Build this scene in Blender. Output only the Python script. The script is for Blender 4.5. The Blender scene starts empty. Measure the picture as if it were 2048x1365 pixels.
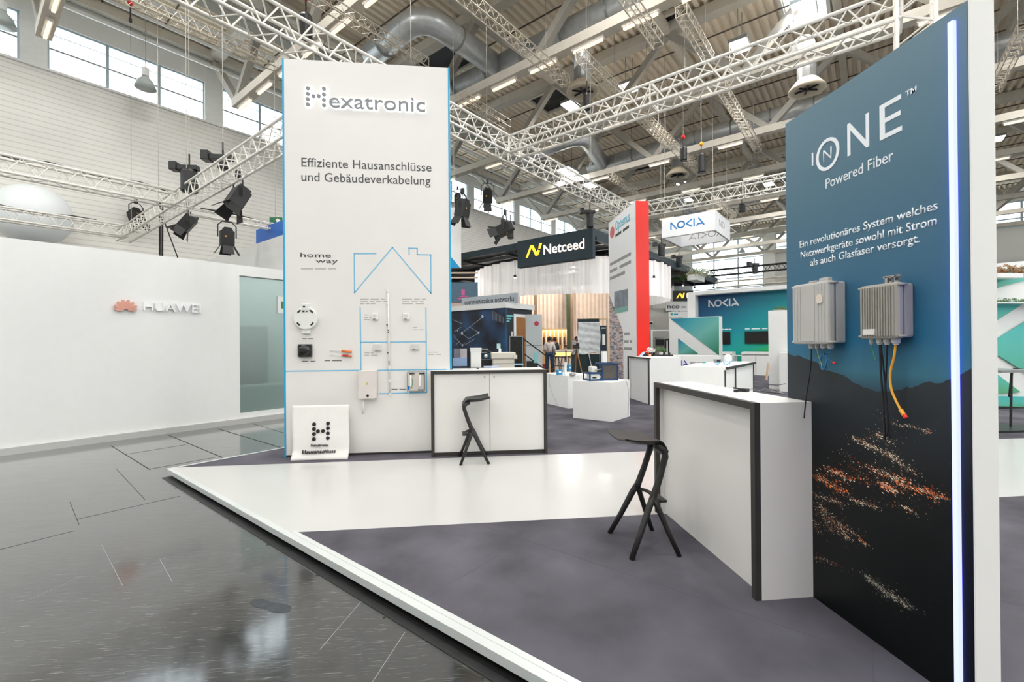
import bpy, bmesh, math, random
from mathutils import Vector, Matrix
V = Vector
random.seed(7)
C = bpy.context.scene.collection
sc = bpy.context.scene

# ---------------------------------------------------------------- camera
FPX = 899.2
YAW, PITCH, ROLL, HY, EYE = math.radians(6.045), math.radians(.155), math.radians(-.4416), math.radians(44.6), 1.46
fw = V((math.sin(YAW)*math.cos(PITCH), math.cos(YAW)*math.cos(PITCH), math.sin(PITCH)))
_r = V((math.cos(YAW), -math.sin(YAW), 0)); _u = _r.cross(fw)
cr = math.cos(ROLL)*_r + math.sin(ROLL)*_u
cu = -math.sin(ROLL)*_r + math.cos(ROLL)*_u
cam = bpy.data.cameras.new('camera'); cam.sensor_width = 36; cam.lens = FPX*36/2048
cam.clip_start = .05; cam.clip_end = 400
camo = bpy.data.objects.new('camera', cam); C.objects.link(camo)
camo.matrix_world = Matrix(((cr.x, cu.x, -fw.x, 0), (cr.y, cu.y, -fw.y, 0), (cr.z, cu.z, -fw.z, EYE), (0, 0, 0, 1)))
sc.camera = camo

# ---------------------------------------------------------------- light and exposure
sc.view_settings.view_transform = 'Standard'; sc.view_settings.look = 'None'
sc.view_settings.gamma = 1; sc.view_settings.use_curve_mapping = False
sc.view_settings.exposure = 0.0
WORLD_STRENGTH = 5.5
FLOOD_POWER = 155
w = bpy.data.worlds.new('overcast_sky'); sc.world = w; w.use_nodes = True
bg = w.node_tree.nodes['Background']
bg.inputs[0].default_value = (.88, .955, 1, 1); bg.inputs[1].default_value = WORLD_STRENGTH

# ---------------------------------------------------------------- picture plane helpers: a viewing ray meets a real plane of the place
O = V((0, 0, EYE))
e1 = V((math.sin(HY), math.cos(HY), 0)); e2 = V((-math.cos(HY), math.sin(HY), 0))
def ray(x, y): return fw + (x-1024)/FPX*cr - (y-682.5)/FPX*cu
def pl(x, y, n, c):
    d = ray(x, y); return O + d*((c-O.dot(n))/d.dot(n))
def Z(x, y, c): return pl(x, y, V((0, 0, 1)), c)
def PX(x, y, c): return pl(x, y, V((1, 0, 0)), c)
def PY(x, y, c): return pl(x, y, V((0, 1, 0)), c)
def P1(x, y, c): return pl(x, y, e1, c)
def P2(x, y, c): return pl(x, y, e2, c)
def at(x, y, d): return O + ray(x, y)*d
def H(a, b, z=0): return e1*a + e2*b + V((0, 0, z))
def hz(p): return V((p.dot(e1), p.dot(e2), p.z))
HROT = math.pi/2 - HY
FB = lambda x, y, z: V((x, y, z))
FH = lambda x, y, z: H(x, y, z)
def FL(org, ang=0.0):
    c, s = math.cos(ang), math.sin(ang)
    return lambda x, y, z: V((org[0]+c*x-s*y, org[1]+s*x+c*y, org[2]+z))

# ---------------------------------------------------------------- materials
def lin(c):
    r = []
    for v in c[:3]:
        v = v/255; r.append(v/12.92 if v <= .04045 else ((v+.055)/1.055)**2.4)
    return (*r, 1)
MATS = {}
def pm(name, col, rough=.5, metal=0, var=.05, scale=8, emit=0, bump=0, bscale=60, spec=.5, coat=0, alpha=1, trans=0):
    if name in MATS: return MATS[name]
    m = bpy.data.materials.new(name); m.use_nodes = True; MATS[name] = m
    nt = m.node_tree; b = nt.nodes['Principled BSDF']; c = lin(col)
    b.inputs['Roughness'].default_value = rough; b.inputs['Metallic'].default_value = metal
    b.inputs['Specular IOR Level'].default_value = spec
    b.inputs['Coat Weight'].default_value = coat; b.inputs['Alpha'].default_value = alpha
    b.inputs['Transmission Weight'].default_value = trans
    tc = nt.nodes.new('ShaderNodeTexCoord')
    if var:
        n = nt.nodes.new('ShaderNodeTexNoise'); n.inputs['Scale'].default_value = scale; n.inputs['Detail'].default_value = 4
        r = nt.nodes.new('ShaderNodeValToRGB')
        r.color_ramp.elements[0].position = .3; r.color_ramp.elements[1].position = .7
        r.color_ramp.elements[0].color = tuple(v*(1-var) for v in c[:3])+(1,)
        r.color_ramp.elements[1].color = tuple(min(1, v*(1+var)) for v in c[:3])+(1,)
        nt.links.new(tc.outputs['Object'], n.inputs['Vector']); nt.links.new(n.outputs['Fac'], r.inputs['Fac'])
        nt.links.new(r.outputs['Color'], b.inputs['Base Color'])
    else: b.inputs['Base Color'].default_value = c
    if emit:
        b.inputs['Emission Color'].default_value = c; b.inputs['Emission Strength'].default_value = emit
    if bump:
        n2 = nt.nodes.new('ShaderNodeTexNoise'); n2.inputs['Scale'].default_value = bscale; n2.inputs['Detail'].default_value = 5
        bp = nt.nodes.new('ShaderNodeBump'); bp.inputs['Strength'].default_value = bump; bp.inputs['Distance'].default_value = .01
        nt.links.new(tc.outputs['Object'], n2.inputs['Vector']); nt.links.new(n2.outputs['Fac'], bp.inputs['Height'])
        nt.links.new(bp.outputs['Normal'], b.inputs['Normal'])
    return m
WHITE = pm('white_laminate', (225, 222, 218), .38, var=.012, scale=3)
PAINT = pm('white_paint', (238, 237, 234), .6, var=.012, scale=2)
GLOSSW = pm('gloss_white_floor', (192, 192, 189), .24, var=.01, scale=2, coat=.1)
BLACK = pm('black_edge', (52, 50, 47), .5, var=.08)
MATTE = pm('black_plastic', (26, 26, 27), .42, var=.15, bump=.15, bscale=120)
STOOL = pm('stool_plastic', (30, 30, 29), .5, var=.12, bump=.1, bscale=200)
INK = pm('dark_grey_print', (74, 74, 76), .6, var=0)
INKL = pm('grey_print', (165, 163, 160), .6, var=0)
BLUE = pm('blue_edge', (30, 160, 205), .4, var=.03)
LINE = pm('sky_blue_line', (112, 182, 216), .5, var=.03)
TRUSSW = pm('white_truss', (236, 232, 224), .45, var=.04)
TRUSST = pm('aluminium_truss', (206, 196, 180), .45, metal=.25, var=.06)
STEEL = pm('beige_painted_steel', (206, 199, 186), .6, var=.06, scale=3)
WIRE = pm('steel_wire', (172, 168, 160), .5, metal=.4, var=0)
CABLE = pm('black_cable', (20, 20, 22), .55, var=0)
GREYM = pm('grey_metal', (150, 152, 152), .4, metal=.6, var=.05)
WHITEP = pm('white_print', (240, 244, 248), .5, var=0)
REDM = pm('red_paint', (236, 30, 20), .35, var=.04)
WOOD = pm('light_wood', (214, 184, 148), .55, var=.1, scale=6)

def attach(o, parent):
    o.parent = parent
# ---------------------------------------------------------------- mesh builder
class MB:
    def __init__(s, fr=FB): s.v = []; s.f = []; s.fr = fr
    def add(s, pts, faces):
        n = len(s.v); s.v += [s.fr(*p) for p in pts]; s.f += [tuple(i+n for i in f) for f in faces]; return s
    def box(s, x0, x1, y0, y1, z0, z1):
        return s.add([(x0, y0, z0), (x1, y0, z0), (x1, y1, z0), (x0, y1, z0), (x0, y0, z1), (x1, y0, z1), (x1, y1, z1), (x0, y1, z1)],
                     [(0, 3, 2, 1), (4, 5, 6, 7), (0, 1, 5, 4), (1, 2, 6, 5), (2, 3, 7, 6), (3, 0, 4, 7)])
    def prism(s, poly, a, b, axis='z'):      # polygon extruded from a to b along axis; poly in the two other axes (xy, xz, yz)
        def P(p, t): return (p[0], p[1], t) if axis == 'z' else ((p[0], t, p[1]) if axis == 'y' else (t, p[0], p[1]))
        n = len(poly)
        return s.add([P(p, a) for p in poly]+[P(p, b) for p in poly],
                     [tuple(range(n))[::-1], tuple(range(n, 2*n))]+[(i, (i+1) % n, n+(i+1) % n, n+i) for i in range(n)])
    def tube(s, p0, p1, r, n=8, r1=None):
        return s.path([p0, p1], r, n, r1)
    def path(s, pts, r, n=8, r1=None, flat=1.0):
        P = [V(p) for p in pts]; m = len(P); ring = []
        t0 = (P[1]-P[0]).normalized()
        up = V((0, 0, 1)) if abs(t0.z) < .9 else V((1, 0, 0))
        a = t0.cross(up).normalized()
        rr = [r]*m if not isinstance(r, (list, tuple)) else list(r)
        if r1 is not None: rr = [r+(r1-r)*i/(m-1) for i in range(m)]
        for i in range(m):
            t = (P[min(i+1, m-1)]-P[max(i-1, 0)]).normalized()
            a = (a-t*a.dot(t)); a = a.normalized() if a.length > 1e-6 else t.orthogonal().normalized()
            bb = t.cross(a)
            for k in range(n):
                th = 2*math.pi*(k+.5)/n
                ring.append(tuple(P[i]+(a*math.cos(th)+bb*math.sin(th)*flat)*rr[i]))
        F = [tuple(range(n))[::-1], tuple((m-1)*n+k for k in range(n))]
        for i in range(m-1):
            for k in range(n): F.append((i*n+k, i*n+(k+1) % n, (i+1)*n+(k+1) % n, (i+1)*n+k))
        return s.add(ring, F)
    def lathe(s, prof, c=(0, 0, 0), n=16):    # [(r, z)]
        pts = []; m = len(prof)
        for r, z in prof:
            for k in range(n):
                t = 2*math.pi*k/n; pts.append((c[0]+r*math.cos(t), c[1]+r*math.sin(t), c[2]+z))
        F = [(i*n+k, i*n+(k+1) % n, (i+1)*n+(k+1) % n, (i+1)*n+k) for i in range(m-1) for k in range(n)]
        if prof[0][0] > 1e-5: F.append(tuple(range(n))[::-1])
        if prof[-1][0] > 1e-5: F.append(tuple((m-1)*n+k for k in range(n)))
        return s.add(pts, F)
    def ball(s, c, r, n=12, m=8, sz=1.0):
        return s.lathe([(max(1e-6, r*math.sin(math.pi*i/m)), -r*sz*math.cos(math.pi*i/m)) for i in range(m+1)], c, n)
    def grid(s, fn, nu, nv):
        return s.add([fn(i/nu, j/nv) for j in range(nv+1) for i in range(nu+1)],
                     [(j*(nu+1)+i, j*(nu+1)+i+1, (j+1)*(nu+1)+i+1, (j+1)*(nu+1)+i) for j in range(nv) for i in range(nu)])
    def quad(s, *p): return s.add(p, [tuple(range(len(p)))])
def rootmat(o):
    while o.parent: o = o.parent
    return Matrix.Translation(o.location) @ o.rotation_euler.to_matrix().to_4x4()
def build(mb, name, mat, parent=None, bevel=0, smooth=False, kind=None, label=None, solid=0):
    me = bpy.data.meshes.new(name)
    if parent: inv = rootmat(parent).inverted(); vs = [inv @ v for v in mb.v]; loc = None
    else:
        n = len(mb.v); loc = V((sum(v.x for v in mb.v)/n, sum(v.y for v in mb.v)/n, min(v.z for v in mb.v))); vs = [v-loc for v in mb.v]
    me.from_pydata([tuple(v) for v in vs], [], mb.f)
    bm = bmesh.new(); bm.from_mesh(me)
    bmesh.ops.remove_doubles(bm, verts=bm.verts, dist=1e-6)
    bmesh.ops.recalc_face_normals(bm, faces=bm.faces)
    bm.to_mesh(me); bm.free()
    me.materials.append(mat)
    if smooth:
        for p in me.polygons: p.use_smooth = True
    o = bpy.data.objects.new(name, me); C.objects.link(o)
    if parent: o.parent = parent
    else: o.location = loc
    if bevel:
        md = o.modifiers.new('bevel', 'BEVEL'); md.width = bevel; md.segments = 2; md.limit_method = 'ANGLE'
    if solid:
        md = o.modifiers.new('solid', 'SOLIDIFY'); md.thickness = solid; md.offset = 0
    if kind: o['kind'] = kind
    if label: o['label'] = label
    return o
def tag(o, label, cat, group=None):
    o['label'] = label; o['category'] = cat
    if group: o['group'] = group
    return o
def thing(name, label, cat, loc=(0, 0, 0), rot=0, group=None):
    o = bpy.data.objects.new(name, None); C.objects.link(o)
    o.empty_display_size = .1
    o.location = loc; o.rotation_euler = (0, 0, rot); return tag(o, label, cat, group)
def struct(name, mb, mat, **k): return build(mb, name, mat, None, kind='structure', **k)
def dup(root, loc, rot=None, label=None, group=None):
    r = root.copy(); C.objects.link(r); r.location = loc
    if rot is not None: r.rotation_euler = rot if isinstance(rot, tuple) else (0, 0, rot)
    if label: r['label'] = label
    if group: r['group'] = group
    for ch in list(root.children):
        c = ch.copy(); C.objects.link(c); c.parent = r
        for g in list(ch.children):
            d = g.copy(); C.objects.link(d); d.parent = c
    return r
def piece(mesh_obj, parent, loc):            # another object on the same mesh
    o = mesh_obj.copy(); C.objects.link(o); o.parent = parent; o.location = loc; return o
def bx(name, mat, parent, fr, *a, bevel=0, kind=None, label=None):
    return build(MB(fr).box(*a), name, mat, parent, bevel=bevel, kind=kind, label=label)
# ---------------------------------------------------------------- lettering
_cap = []
def text_mesh(s, bold=0, extrude=.0):
    cd = bpy.data.curves.new('t', 'FONT'); cd.body = s; cd.size = 1; cd.offset = bold; cd.extrude = 0; cd.resolution_u = 3
    o = bpy.data.objects.new('t', cd); C.objects.link(o)
    dg = bpy.context.evaluated_depsgraph_get(); dg.update()
    me = bpy.data.meshes.new_from_object(o.evaluated_get(dg))
    bpy.data.objects.remove(o); bpy.data.curves.remove(cd); return me
def cap():
    if not _cap:
        m = text_mesh('H'); _cap.append(max(v.co.y for v in m.vertices)); bpy.data.meshes.remove(m)
    return _cap[0]
def text(name, s, p0, p1, caph, mat, parent, normal, depth=.003, bold=0, up=V((0, 0, 1)), lift=0.0, kind=None):
    """lettering from baseline point p0 to p1, standing proud of its face"""
    me = text_mesh(s, bold)
    x0 = min(v.co.x for v in me.vertices); x1 = max(v.co.x for v in me.vertices)
    k = (p1-p0).length/(x1-x0); xd = (p1-p0).normalized(); h = caph/cap(); nd = V(normal).normalized()
    inv = rootmat(parent).inverted()
    bm = bmesh.new(); bm.from_mesh(me)
    if depth > 0:
        ret = bmesh.ops.extrude_face_region(bm, geom=bm.faces[:])
        for v in ret['geom']:
            if isinstance(v, bmesh.types.BMVert): v.co.z = 1
    for v in bm.verts:
        t = depth if v.co.z > .5 else 0
        v.co = inv @ (p0+xd*((v.co.x-x0)*k)+up*(v.co.y*h)+nd*(t+lift))
    bmesh.ops.recalc_face_normals(bm, faces=bm.faces)
    bm.to_mesh(me); bm.free(); me.materials.clear(); me.materials.append(mat)
    o = bpy.data.objects.new(name, me); C.objects.link(o); o.parent = parent
    if kind: o['kind'] = kind
    return o
def strokes(name, lines, width, mat, parent, org, xd, up, normal, depth=.004, sx=1, sy=1, lift=.001):
    """flat strokes: polylines in letter space drawn as bars"""
    mb = MB(); xd = V(xd).normalized(); up = V(up); nd = V(normal).normalized()
    for ln in lines:
        P = [org+xd*(p[0]*sx)+up*(p[1]*sy) for p in ln]
        for a, b in zip(P, P[1:]):
            t = (b-a).normalized(); s = nd.cross(t)*width/2; a2 = a-t*width*.3; b2 = b+t*width*.3
            q = [a2-s+nd*lift, b2-s+nd*lift, b2+s+nd*lift, a2+s+nd*lift]
            q += [x+nd*depth for x in q]
            mb.add([tuple(x) for x in q], [(0, 3, 2, 1), (4, 5, 6, 7), (0, 1, 5, 4), (1, 2, 6, 5), (2, 3, 7, 6), (3, 0, 4, 7)])
    return build(mb, name, mat, parent)
def bars(name, words, p0, p1, h, mat, par, normal, seed=0, n=3):
    """a line of print too small to read: word-long thin bars"""
    xd = (p1-p0).normalized(); L = (p1-p0).length; r_ = random.Random(seed+int(L*999)); W_ = [r_.uniform(.5, 1.5) for _ in range(words)]; s_ = sum(W_)+.25*(words-1); x = 0; mb = MB(); nd = V(normal).normalized()
    for w_ in W_:
        a = p0+xd*(x/s_*L); b = p0+xd*((x+w_)/s_*L); u = V((0, 0, h)); q = [a, b, b+u, a+u]; q = [v+nd*.0003 for v in q]+[v+nd*.0012 for v in q]
        mb.add([tuple(v) for v in q], [(0, 3, 2, 1), (4, 5, 6, 7), (0, 1, 5, 4), (1, 2, 6, 5), (2, 3, 7, 6), (3, 0, 4, 7)]); x += w_+.25
    return build(mb, name, mat, par, kind='stuff')
def smooth(P, n=6):
    P = [V(p) for p in P]; Q = [P[0]]+P+[P[-1]]; out = []
    for i in range(1, len(Q)-2):
        for k in range(n):
            t = k/n; a, b, c, d = Q[i-1:i+3]; out.append(.5*((2*b)+(c-a)*t+(2*a-5*b+4*c-d)*t*t+(3*b-a-3*c+d)*t**3))
    return out+[P[-1]]
def arc(cx, cy, r, a0, a1, n=20): return [(cx+r*math.cos(math.radians(a0+(a1-a0)*i/n)), cy+r*math.sin(math.radians(a0+(a1-a0)*i/n))) for i in range(n+1)]
NOKIA = [[(0, 0), (0, 1)], [(0, 1), (.75, 0)], arc(1.35, .5, .45, 0, 360), [(2.75, 1), (2.05, .5), (2.75, 0)], [(3.05, 0), (3.05, 1)], [(3.55, .22), (4.05, .22)], [(3.4, 0), (3.55, .22)], [(3.65, 1), (4.3, 0)]]

# ================================================================ THE HALL
ZF = -.08            # hall floor; the booth platform top is z = 0
ZD = 12.75           # roof deck underside
BW = 19.82           # left wall
AE = 50.5            # end wall
# glossy painted hall floor with scratches
def floor_mat():
    m = bpy.data.materials.new('dark_glossy_floor'); m.use_nodes = True; nt = m.node_tree; b = nt.nodes['Principled BSDF']
    tc = nt.nodes.new('ShaderNodeTexCoord')
    def noise(sc_, det, sx=1, sy=1, rot=0):
        mp = nt.nodes.new('ShaderNodeMapping'); mp.inputs['Scale'].default_value = (sx, sy, 1); mp.inputs['Rotation'].default_value = (0, 0, rot)
        n = nt.nodes.new('ShaderNodeTexNoise'); n.inputs['Scale'].default_value = sc_; n.inputs['Detail'].default_value = det
        nt.links.new(tc.outputs['Object'], mp.inputs[0]); nt.links.new(mp.outputs[0], n.inputs['Vector']); return n
    def ramp(n, p0, c0, p1, c1):
        r = nt.nodes.new('ShaderNodeValToRGB'); e = r.color_ramp.elements
        e[0].position = p0; e[0].color = c0; e[1].position = p1; e[1].color = c1
        nt.links.new(n.outputs['Fac'], r.inputs['Fac']); return r
    base = ramp(noise(.7, 6), .35, lin((16, 17, 17)), .7, lin((38, 36, 33)))
    scr = ramp(noise(9, 12, 1, 22, .5), .60, (0, 0, 0, 1), .70, (1, 1, 1, 1))
    mx = nt.nodes.new('ShaderNodeMix'); mx.data_type = 'RGBA'; mx.inputs[7].default_value = lin((112, 112, 110))
    nt.links.new(scr.outputs[0], mx.inputs[0]); nt.links.new(base.outputs[0], mx.inputs[6]); nt.links.new(mx.outputs[2], b.inputs['Base Color'])
    rr = ramp(noise(3, 8, 1, 3, .8), .3, (.1, .1, .1, 1), .75, (.24, .24, .24, 1))
    nt.links.new(rr.outputs[0], b.inputs['Roughness'])
    b.inputs['Specular IOR Level'].default_value = .5; b.inputs['Coat Weight'].default_value = 1; b.inputs['Coat IOR'].default_value = 1.62; b.inputs['Coat Roughness'].default_value = .09
    n3 = noise(9, 8, 1, 4, .6); bp = nt.nodes.new('ShaderNodeBump'); bp.inputs['Strength'].default_value = .3; bp.inputs['Distance'].default_value = .006
    nt.links.new(n3.outputs['Fac'], bp.inputs['Height']); nt.links.new(bp.outputs['Normal'], b.inputs['Normal'])
    return m
FLOORM = floor_mat()
fl = struct('floor', MB(FH).box(-14, AE+.3, -34, BW+.3, ZF-.2, ZF), FLOORM)
SEAM = pm('floor_seam', (34, 32, 30), .6, var=.1)
# duct covers let into the floor: seams parallel to the hall walls
for (p, q, wd) in [((222, 892), (300, 940), .012), ((335, 870), (445, 916), .016), ((435, 858), (566, 897), .02), ((505, 848), (566, 866), .01), ((248, 910), (372, 890), .012), ((300, 939), (432, 915), .012),
                   ((140, 1005), (158, 1050), .004), ((152, 1040), (360, 993), .005), ((0, 1100), (150, 1062), .004), ((232, 938), (290, 1000), .004)]:
    P, Q = Z(*p, ZF), Z(*q, ZF); t_ = (Q-P).normalized(); n_ = V((-t_.y, t_.x, 0))*wd/2
    build(MB().prism([(v.x, v.y) for v in (P-n_, Q-n_, Q+n_, P+n_)], ZF, ZF+.0012), 'joint', SEAM, fl)
SCR = pm('scratch', (150, 152, 152), .5, var=.1)
for (p, q) in [((203, 1090), (245, 1172)), ((730, 1195), (640, 1300)), ((810, 1265), (745, 1365)), ((60, 1200), (150, 1160)), ((320, 1120), (345, 1165))]:
    P, Q = Z(*p, ZF), Z(*q, ZF); t_ = (Q-P).normalized(); n_ = V((-t_.y, t_.x, 0))*.0012
    build(MB().prism([(v.x, v.y) for v in (P-n_, Q-n_, Q+n_, P+n_)], ZF, ZF+.0008), 'scratch_mark', SCR, fl)
st = [Z(x, y, ZF) for x, y in [(500, 1208), (508, 1200), (525, 1199), (545, 1206), (570, 1208), (583, 1214), (580, 1224), (562, 1228), (545, 1226), (528, 1218), (510, 1215)]]
build(MB().prism([(v.x, v.y) for v in st], ZF, ZF+.001), 'dark_stain', pm('matt_stain', (52, 58, 62), .7, var=.2, scale=20, bump=.3), fl)
k = -6.0
while k < 6.3:                                # short cross joints of the duct cover that runs along the platform
    bx('joint', SEAM, fl, FH, 1.515, 1.62, k, k+.012, ZF, ZF+.0015); k += .74

# left wall: cladding, columns, ribbon windows
def clad_mat(name, c0, c1):
    m = pm(name, c0, .65, var=.03, scale=1.2); nt = m.node_tree; b = nt.nodes['Principled BSDF']
    tc = nt.nodes.new('ShaderNodeTexCoord'); wv = nt.nodes.new('ShaderNodeTexWave'); wv.bands_direction = 'Z'; wv.inputs['Scale'].default_value = 1.9
    r = nt.nodes.new('ShaderNodeValToRGB'); r.color_ramp.elements[0].position = .0; r.color_ramp.elements[1].position = .14
    r.color_ramp.elements[0].color = lin(c1); r.color_ramp.elements[1].color = (1, 1, 1, 1)
    nt.links.new(tc.outputs['Object'], wv.inputs['Vector']); nt.links.new(wv.outputs['Fac'], r.inputs['Fac'])
    mx = nt.nodes.new('ShaderNodeMix'); mx.data_type = 'RGBA'; mx.blend_type = 'MULTIPLY'; mx.inputs[0].default_value = 1
    src = b.inputs['Base Color'].links[0].from_socket
    nt.links.new(src, mx.inputs[6]); nt.links.new(r.outputs[0], mx.inputs[7]); nt.links.new(mx.outputs[2], b.inputs['Base Color'])
    return m
CLAD = clad_mat('horizontal_cladding', (240, 237, 230), (230, 228, 226))
struct('wall_left', MB(FH).box(-14, AE, BW, BW+.3, ZF, 10.0), CLAD)
struct('trim_1', MB(FH).box(-14, AE, BW-.03, BW+.3, 11.5, ZD+.3), PAINT)
struct('trim_2', MB(FH).box(-14, AE, BW-.08, BW+.02, 9.95, 10.02), PAINT)
FRAME = pm('window_frame', (176, 190, 196), .5, var=.03)
def glass_mat(name, tint, rough=.02, mixf=.12):
    m = bpy.data.materials.new(name); m.use_nodes = True; nt = m.node_tree; nt.nodes.clear()
    o = nt.nodes.new('ShaderNodeOutputMaterial'); t = nt.nodes.new('ShaderNodeBsdfTransparent'); g = nt.nodes.new('ShaderNodeBsdfGlossy')
    t.inputs[0].default_value = tint; g.inputs['Roughness'].default_value = rough
    x = nt.nodes.new('ShaderNodeMixShader'); x.inputs[0].default_value = mixf
    nt.links.new(t.outputs[0], x.inputs[1]); nt.links.new(g.outputs[0], x.inputs[2]); nt.links.new(x.outputs[0], o.inputs[0]); return m
GLASS = glass_mat('window_glass', (.97, .99, 1, 1), .02, .05)
COLM = pm('column_paint', (236, 236, 232), .6, var=.03)
A0 = [1.65+4.78*i for i in range(-3, 11)]
wi = 0
for i, a in enumerate(A0):
    struct('trim_%d' % (3+i), MB(FH).box(a-.29, a+.29, BW-.04, BW+.3, 10.0, ZD), COLM)
    if i < len(A0)-1 and a+4.78 < AE+3:
        wi += 1
        s, e = a+.29, min(a+4.78-.29, AE)
        fr = struct('window_%d' % wi, MB(FH).box(s, e, BW+.02, BW+.12, 10.0, 10.06).box(s, e, BW+.02, BW+.12, 11.44, 11.5).box(s, s+.05, BW+.02, BW+.12, 10, 11.5).box(e-.05, e, BW+.02, BW+.12, 10, 11.5), FRAME)
        t = (e-s)/3
        for j in (1, 2): bx('mullion', FRAME, fr, FH, s+t*j-.04, s+t*j+.04, BW-.02, BW+.12, 10.06, 11.44)
        bx('transom', GREYM, fr, FH, s+.05, e-.05, BW+.03, BW+.09, 10.68, 10.73)
        bx('glazing_bar', FRAME, fr, FH, s+.05, e-.05, BW+.05, BW+.08, 11.16, 11.18)
        for j in range(3):
            bx('pane', GLASS, fr, FH, s+t*j+.05, s+t*(j+1)-.05, BW+.055, BW+.065, 10.06, 11.44)
# end wall with high windows
EW = pm('end_wall_paint', (214, 212, 207), .65, var=.02)
struct('wall_end', MB(FH).box(AE, AE+.3, -34, -18, ZF, ZD).box(AE, AE+.3, -18, 8.2, ZF, 9.9).box(AE, AE+.3, 15.2, BW+.3, ZF, ZD)
       .box(AE, AE+.3, 8.2, 15.2, ZF, 5.9).box(AE, AE+.3, -18, 15.2, 11.9, ZD), EW)
def end_window(b0, b1, z0, z1, nv, nh):
    global wi
    wi += 1
    fr = struct('window_%d' % wi, MB(FH).box(AE, AE+.1, b0, b1, z0, z0+.12).box(AE, AE+.1, b0, b1, z1-.12, z1).box(AE, AE+.1, b0, b0+.12, z0, z1).box(AE, AE+.1, b1-.12, b1, z0, z1), FRAME)
    for i in range(1, nv): x = b0+(b1-b0)*i/nv; bx('mullion', FRAME, fr, FH, AE-.02, AE+.1, x-.07, x+.07, z0, z1)
    for j in range(1, nh): z = z0+(z1-z0)*j/nh; bx('transom', FRAME, fr, FH, AE, AE+.1, b0, b1, z-.05, z+.05)
    for i in range(nv):
        for j in range(nh):
            bx('pane', GLASS, fr, FH, AE+.06, AE+.07, b0+(b1-b0)*i/nv, b0+(b1-b0)*(i+1)/nv, z0+(z1-z0)*j/nh, z0+(z1-z0)*(j+1)/nh)
end_window(8.2, 15.2, 5.9, 11.9, 3, 6)
for q in range(4): end_window(7.2-6.3*(q+1)+.9, 7.2-6.3*q, 9.9, 11.9, 3, 3)
for q in range(5): struct('trim_%d' % (30+q), MB(FH).box(AE-.15, AE+.3, 7.2-6.3*q, 8.2-6.3*q, ZF, ZD), COLM)

struct('wall_back', MB(FH).box(-14.3, -14, -34, BW+.3, ZF, 9.9).box(-14.3, -14, -34, BW+.3, 11.9, ZD+.3), EW)
struct('wall_right', MB(FH).box(-14, AE, -34.3, -34, ZF, 7.5).box(-14, AE, -34.3, -34, 11.9, ZD+.3), EW)
# corrugated roof deck with one skylight opening
DECK = pm('roof_deck_paint', (248, 236, 216), .6, var=.05, scale=.5)
def deck():
    mb = MB(FH); per = .28; d = .14
    sk = [hz(Z(x, y, ZD)) for x, y in [(1578, 45), (1652, 30), (1575, 0)]]
    sb0, sb1 = min(s.y for s in sk)-.05, max(s.y for s in sk)+.05; sa0, sa1 = 10.6, max(s.x for s in sk)
    n = int((BW+34)/per)
    for i in range(n):
        b = BW-(i+1)*per
        prof = [(b, ZD), (b+.13, ZD), (b+.155, ZD+d), (b+.255, ZD+d), (b+per, ZD)]
        segs = [(-14, AE)] if not (sb0 < b+per/2 < sb1) else [(-14, sa0), (sa1, AE)]
        for s, e in segs:
            for (p, q) in zip(prof, prof[1:]): mb.quad((s, p[0], p[1]), (e, p[0], p[1]), (e, q[0], q[1]), (s, q[0], q[1]))
    return mb, (sa0, sa1, sb0, sb1)
dmb, SK = deck()
ceil = struct('ceiling', dmb, DECK)
sky_t = thing('skylight', 'bright square skylight dome frame in the roof deck above the dark blue panel', 'skylight', H((SK[0]+SK[1])/2, (SK[2]+SK[3])/2, ZD-.1), HROT)
build(MB(FH).box(SK[0]-.1, SK[1]+.1, SK[2]-.1, SK[2], ZD-.1, ZD+.4).box(SK[0]-.1, SK[1]+.1, SK[3], SK[3]+.1, ZD-.1, ZD+.4).box(SK[0]-.1, SK[0], SK[2], SK[3], ZD-.1, ZD+.4).box(SK[1], SK[1]+.1, SK[2], SK[3], ZD-.1, ZD+.4), 'curb_frame', PAINT, sky_t)
bx('glazing', GLASS, sky_t, FH, SK[0], SK[1], SK[2], SK[3], ZD+.3, ZD+.31)
bx('glazing_bar', STEEL, sky_t, FH, (SK[0]+SK[1])/2-.03, (SK[0]+SK[1])/2+.03, SK[2], SK[3], ZD+.25, ZD+.3)

# roof trusses: Warren girders across the hall
def bar(mb, p, q, wd, ht):
    P, Q = V(p), V(q); t = (Q-P).normalized(); s = t.cross(V((0, 0, 1)));
    s = s.normalized() if s.length > .01 else V((1, 0, 0)); u = s.cross(t).normalized(); s *= wd/2; u *= ht/2
    c = [P-s-u, P+s-u, P+s+u, P-s+u, Q-s-u, Q+s-u, Q+s+u, Q-s+u]
    return mb.add([tuple(x) for x in c], [(0, 3, 2, 1), (4, 5, 6, 7), (0, 1, 5, 4), (1, 2, 6, 5), (2, 3, 7, 6), (3, 0, 4, 7)])
STRUT = pm('grey_strut_paint', (168, 163, 153), .6, var=.06)
LAMPW = pm('warm_tube_lamp', (255, 236, 208), .4, var=0, emit=1.05)
TRN = ['nearest behind the logo tower, at the upper left edge', 'crossing above the top of the logo tower', 'carrying the big silver duct', 'behind the long white rigging truss', 'in front of the second silver duct', 'fifth back in the hall', 'sixth back, above the hanging white cube', 'seventh back in the hall', 'eighth back in the hall', 'ninth back, near the end wall', 'tenth back, just before the end wall windows', 'last, over the end wall']
bot_nodes = [17.5-4.78*i for i in range(0, 10)]
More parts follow.
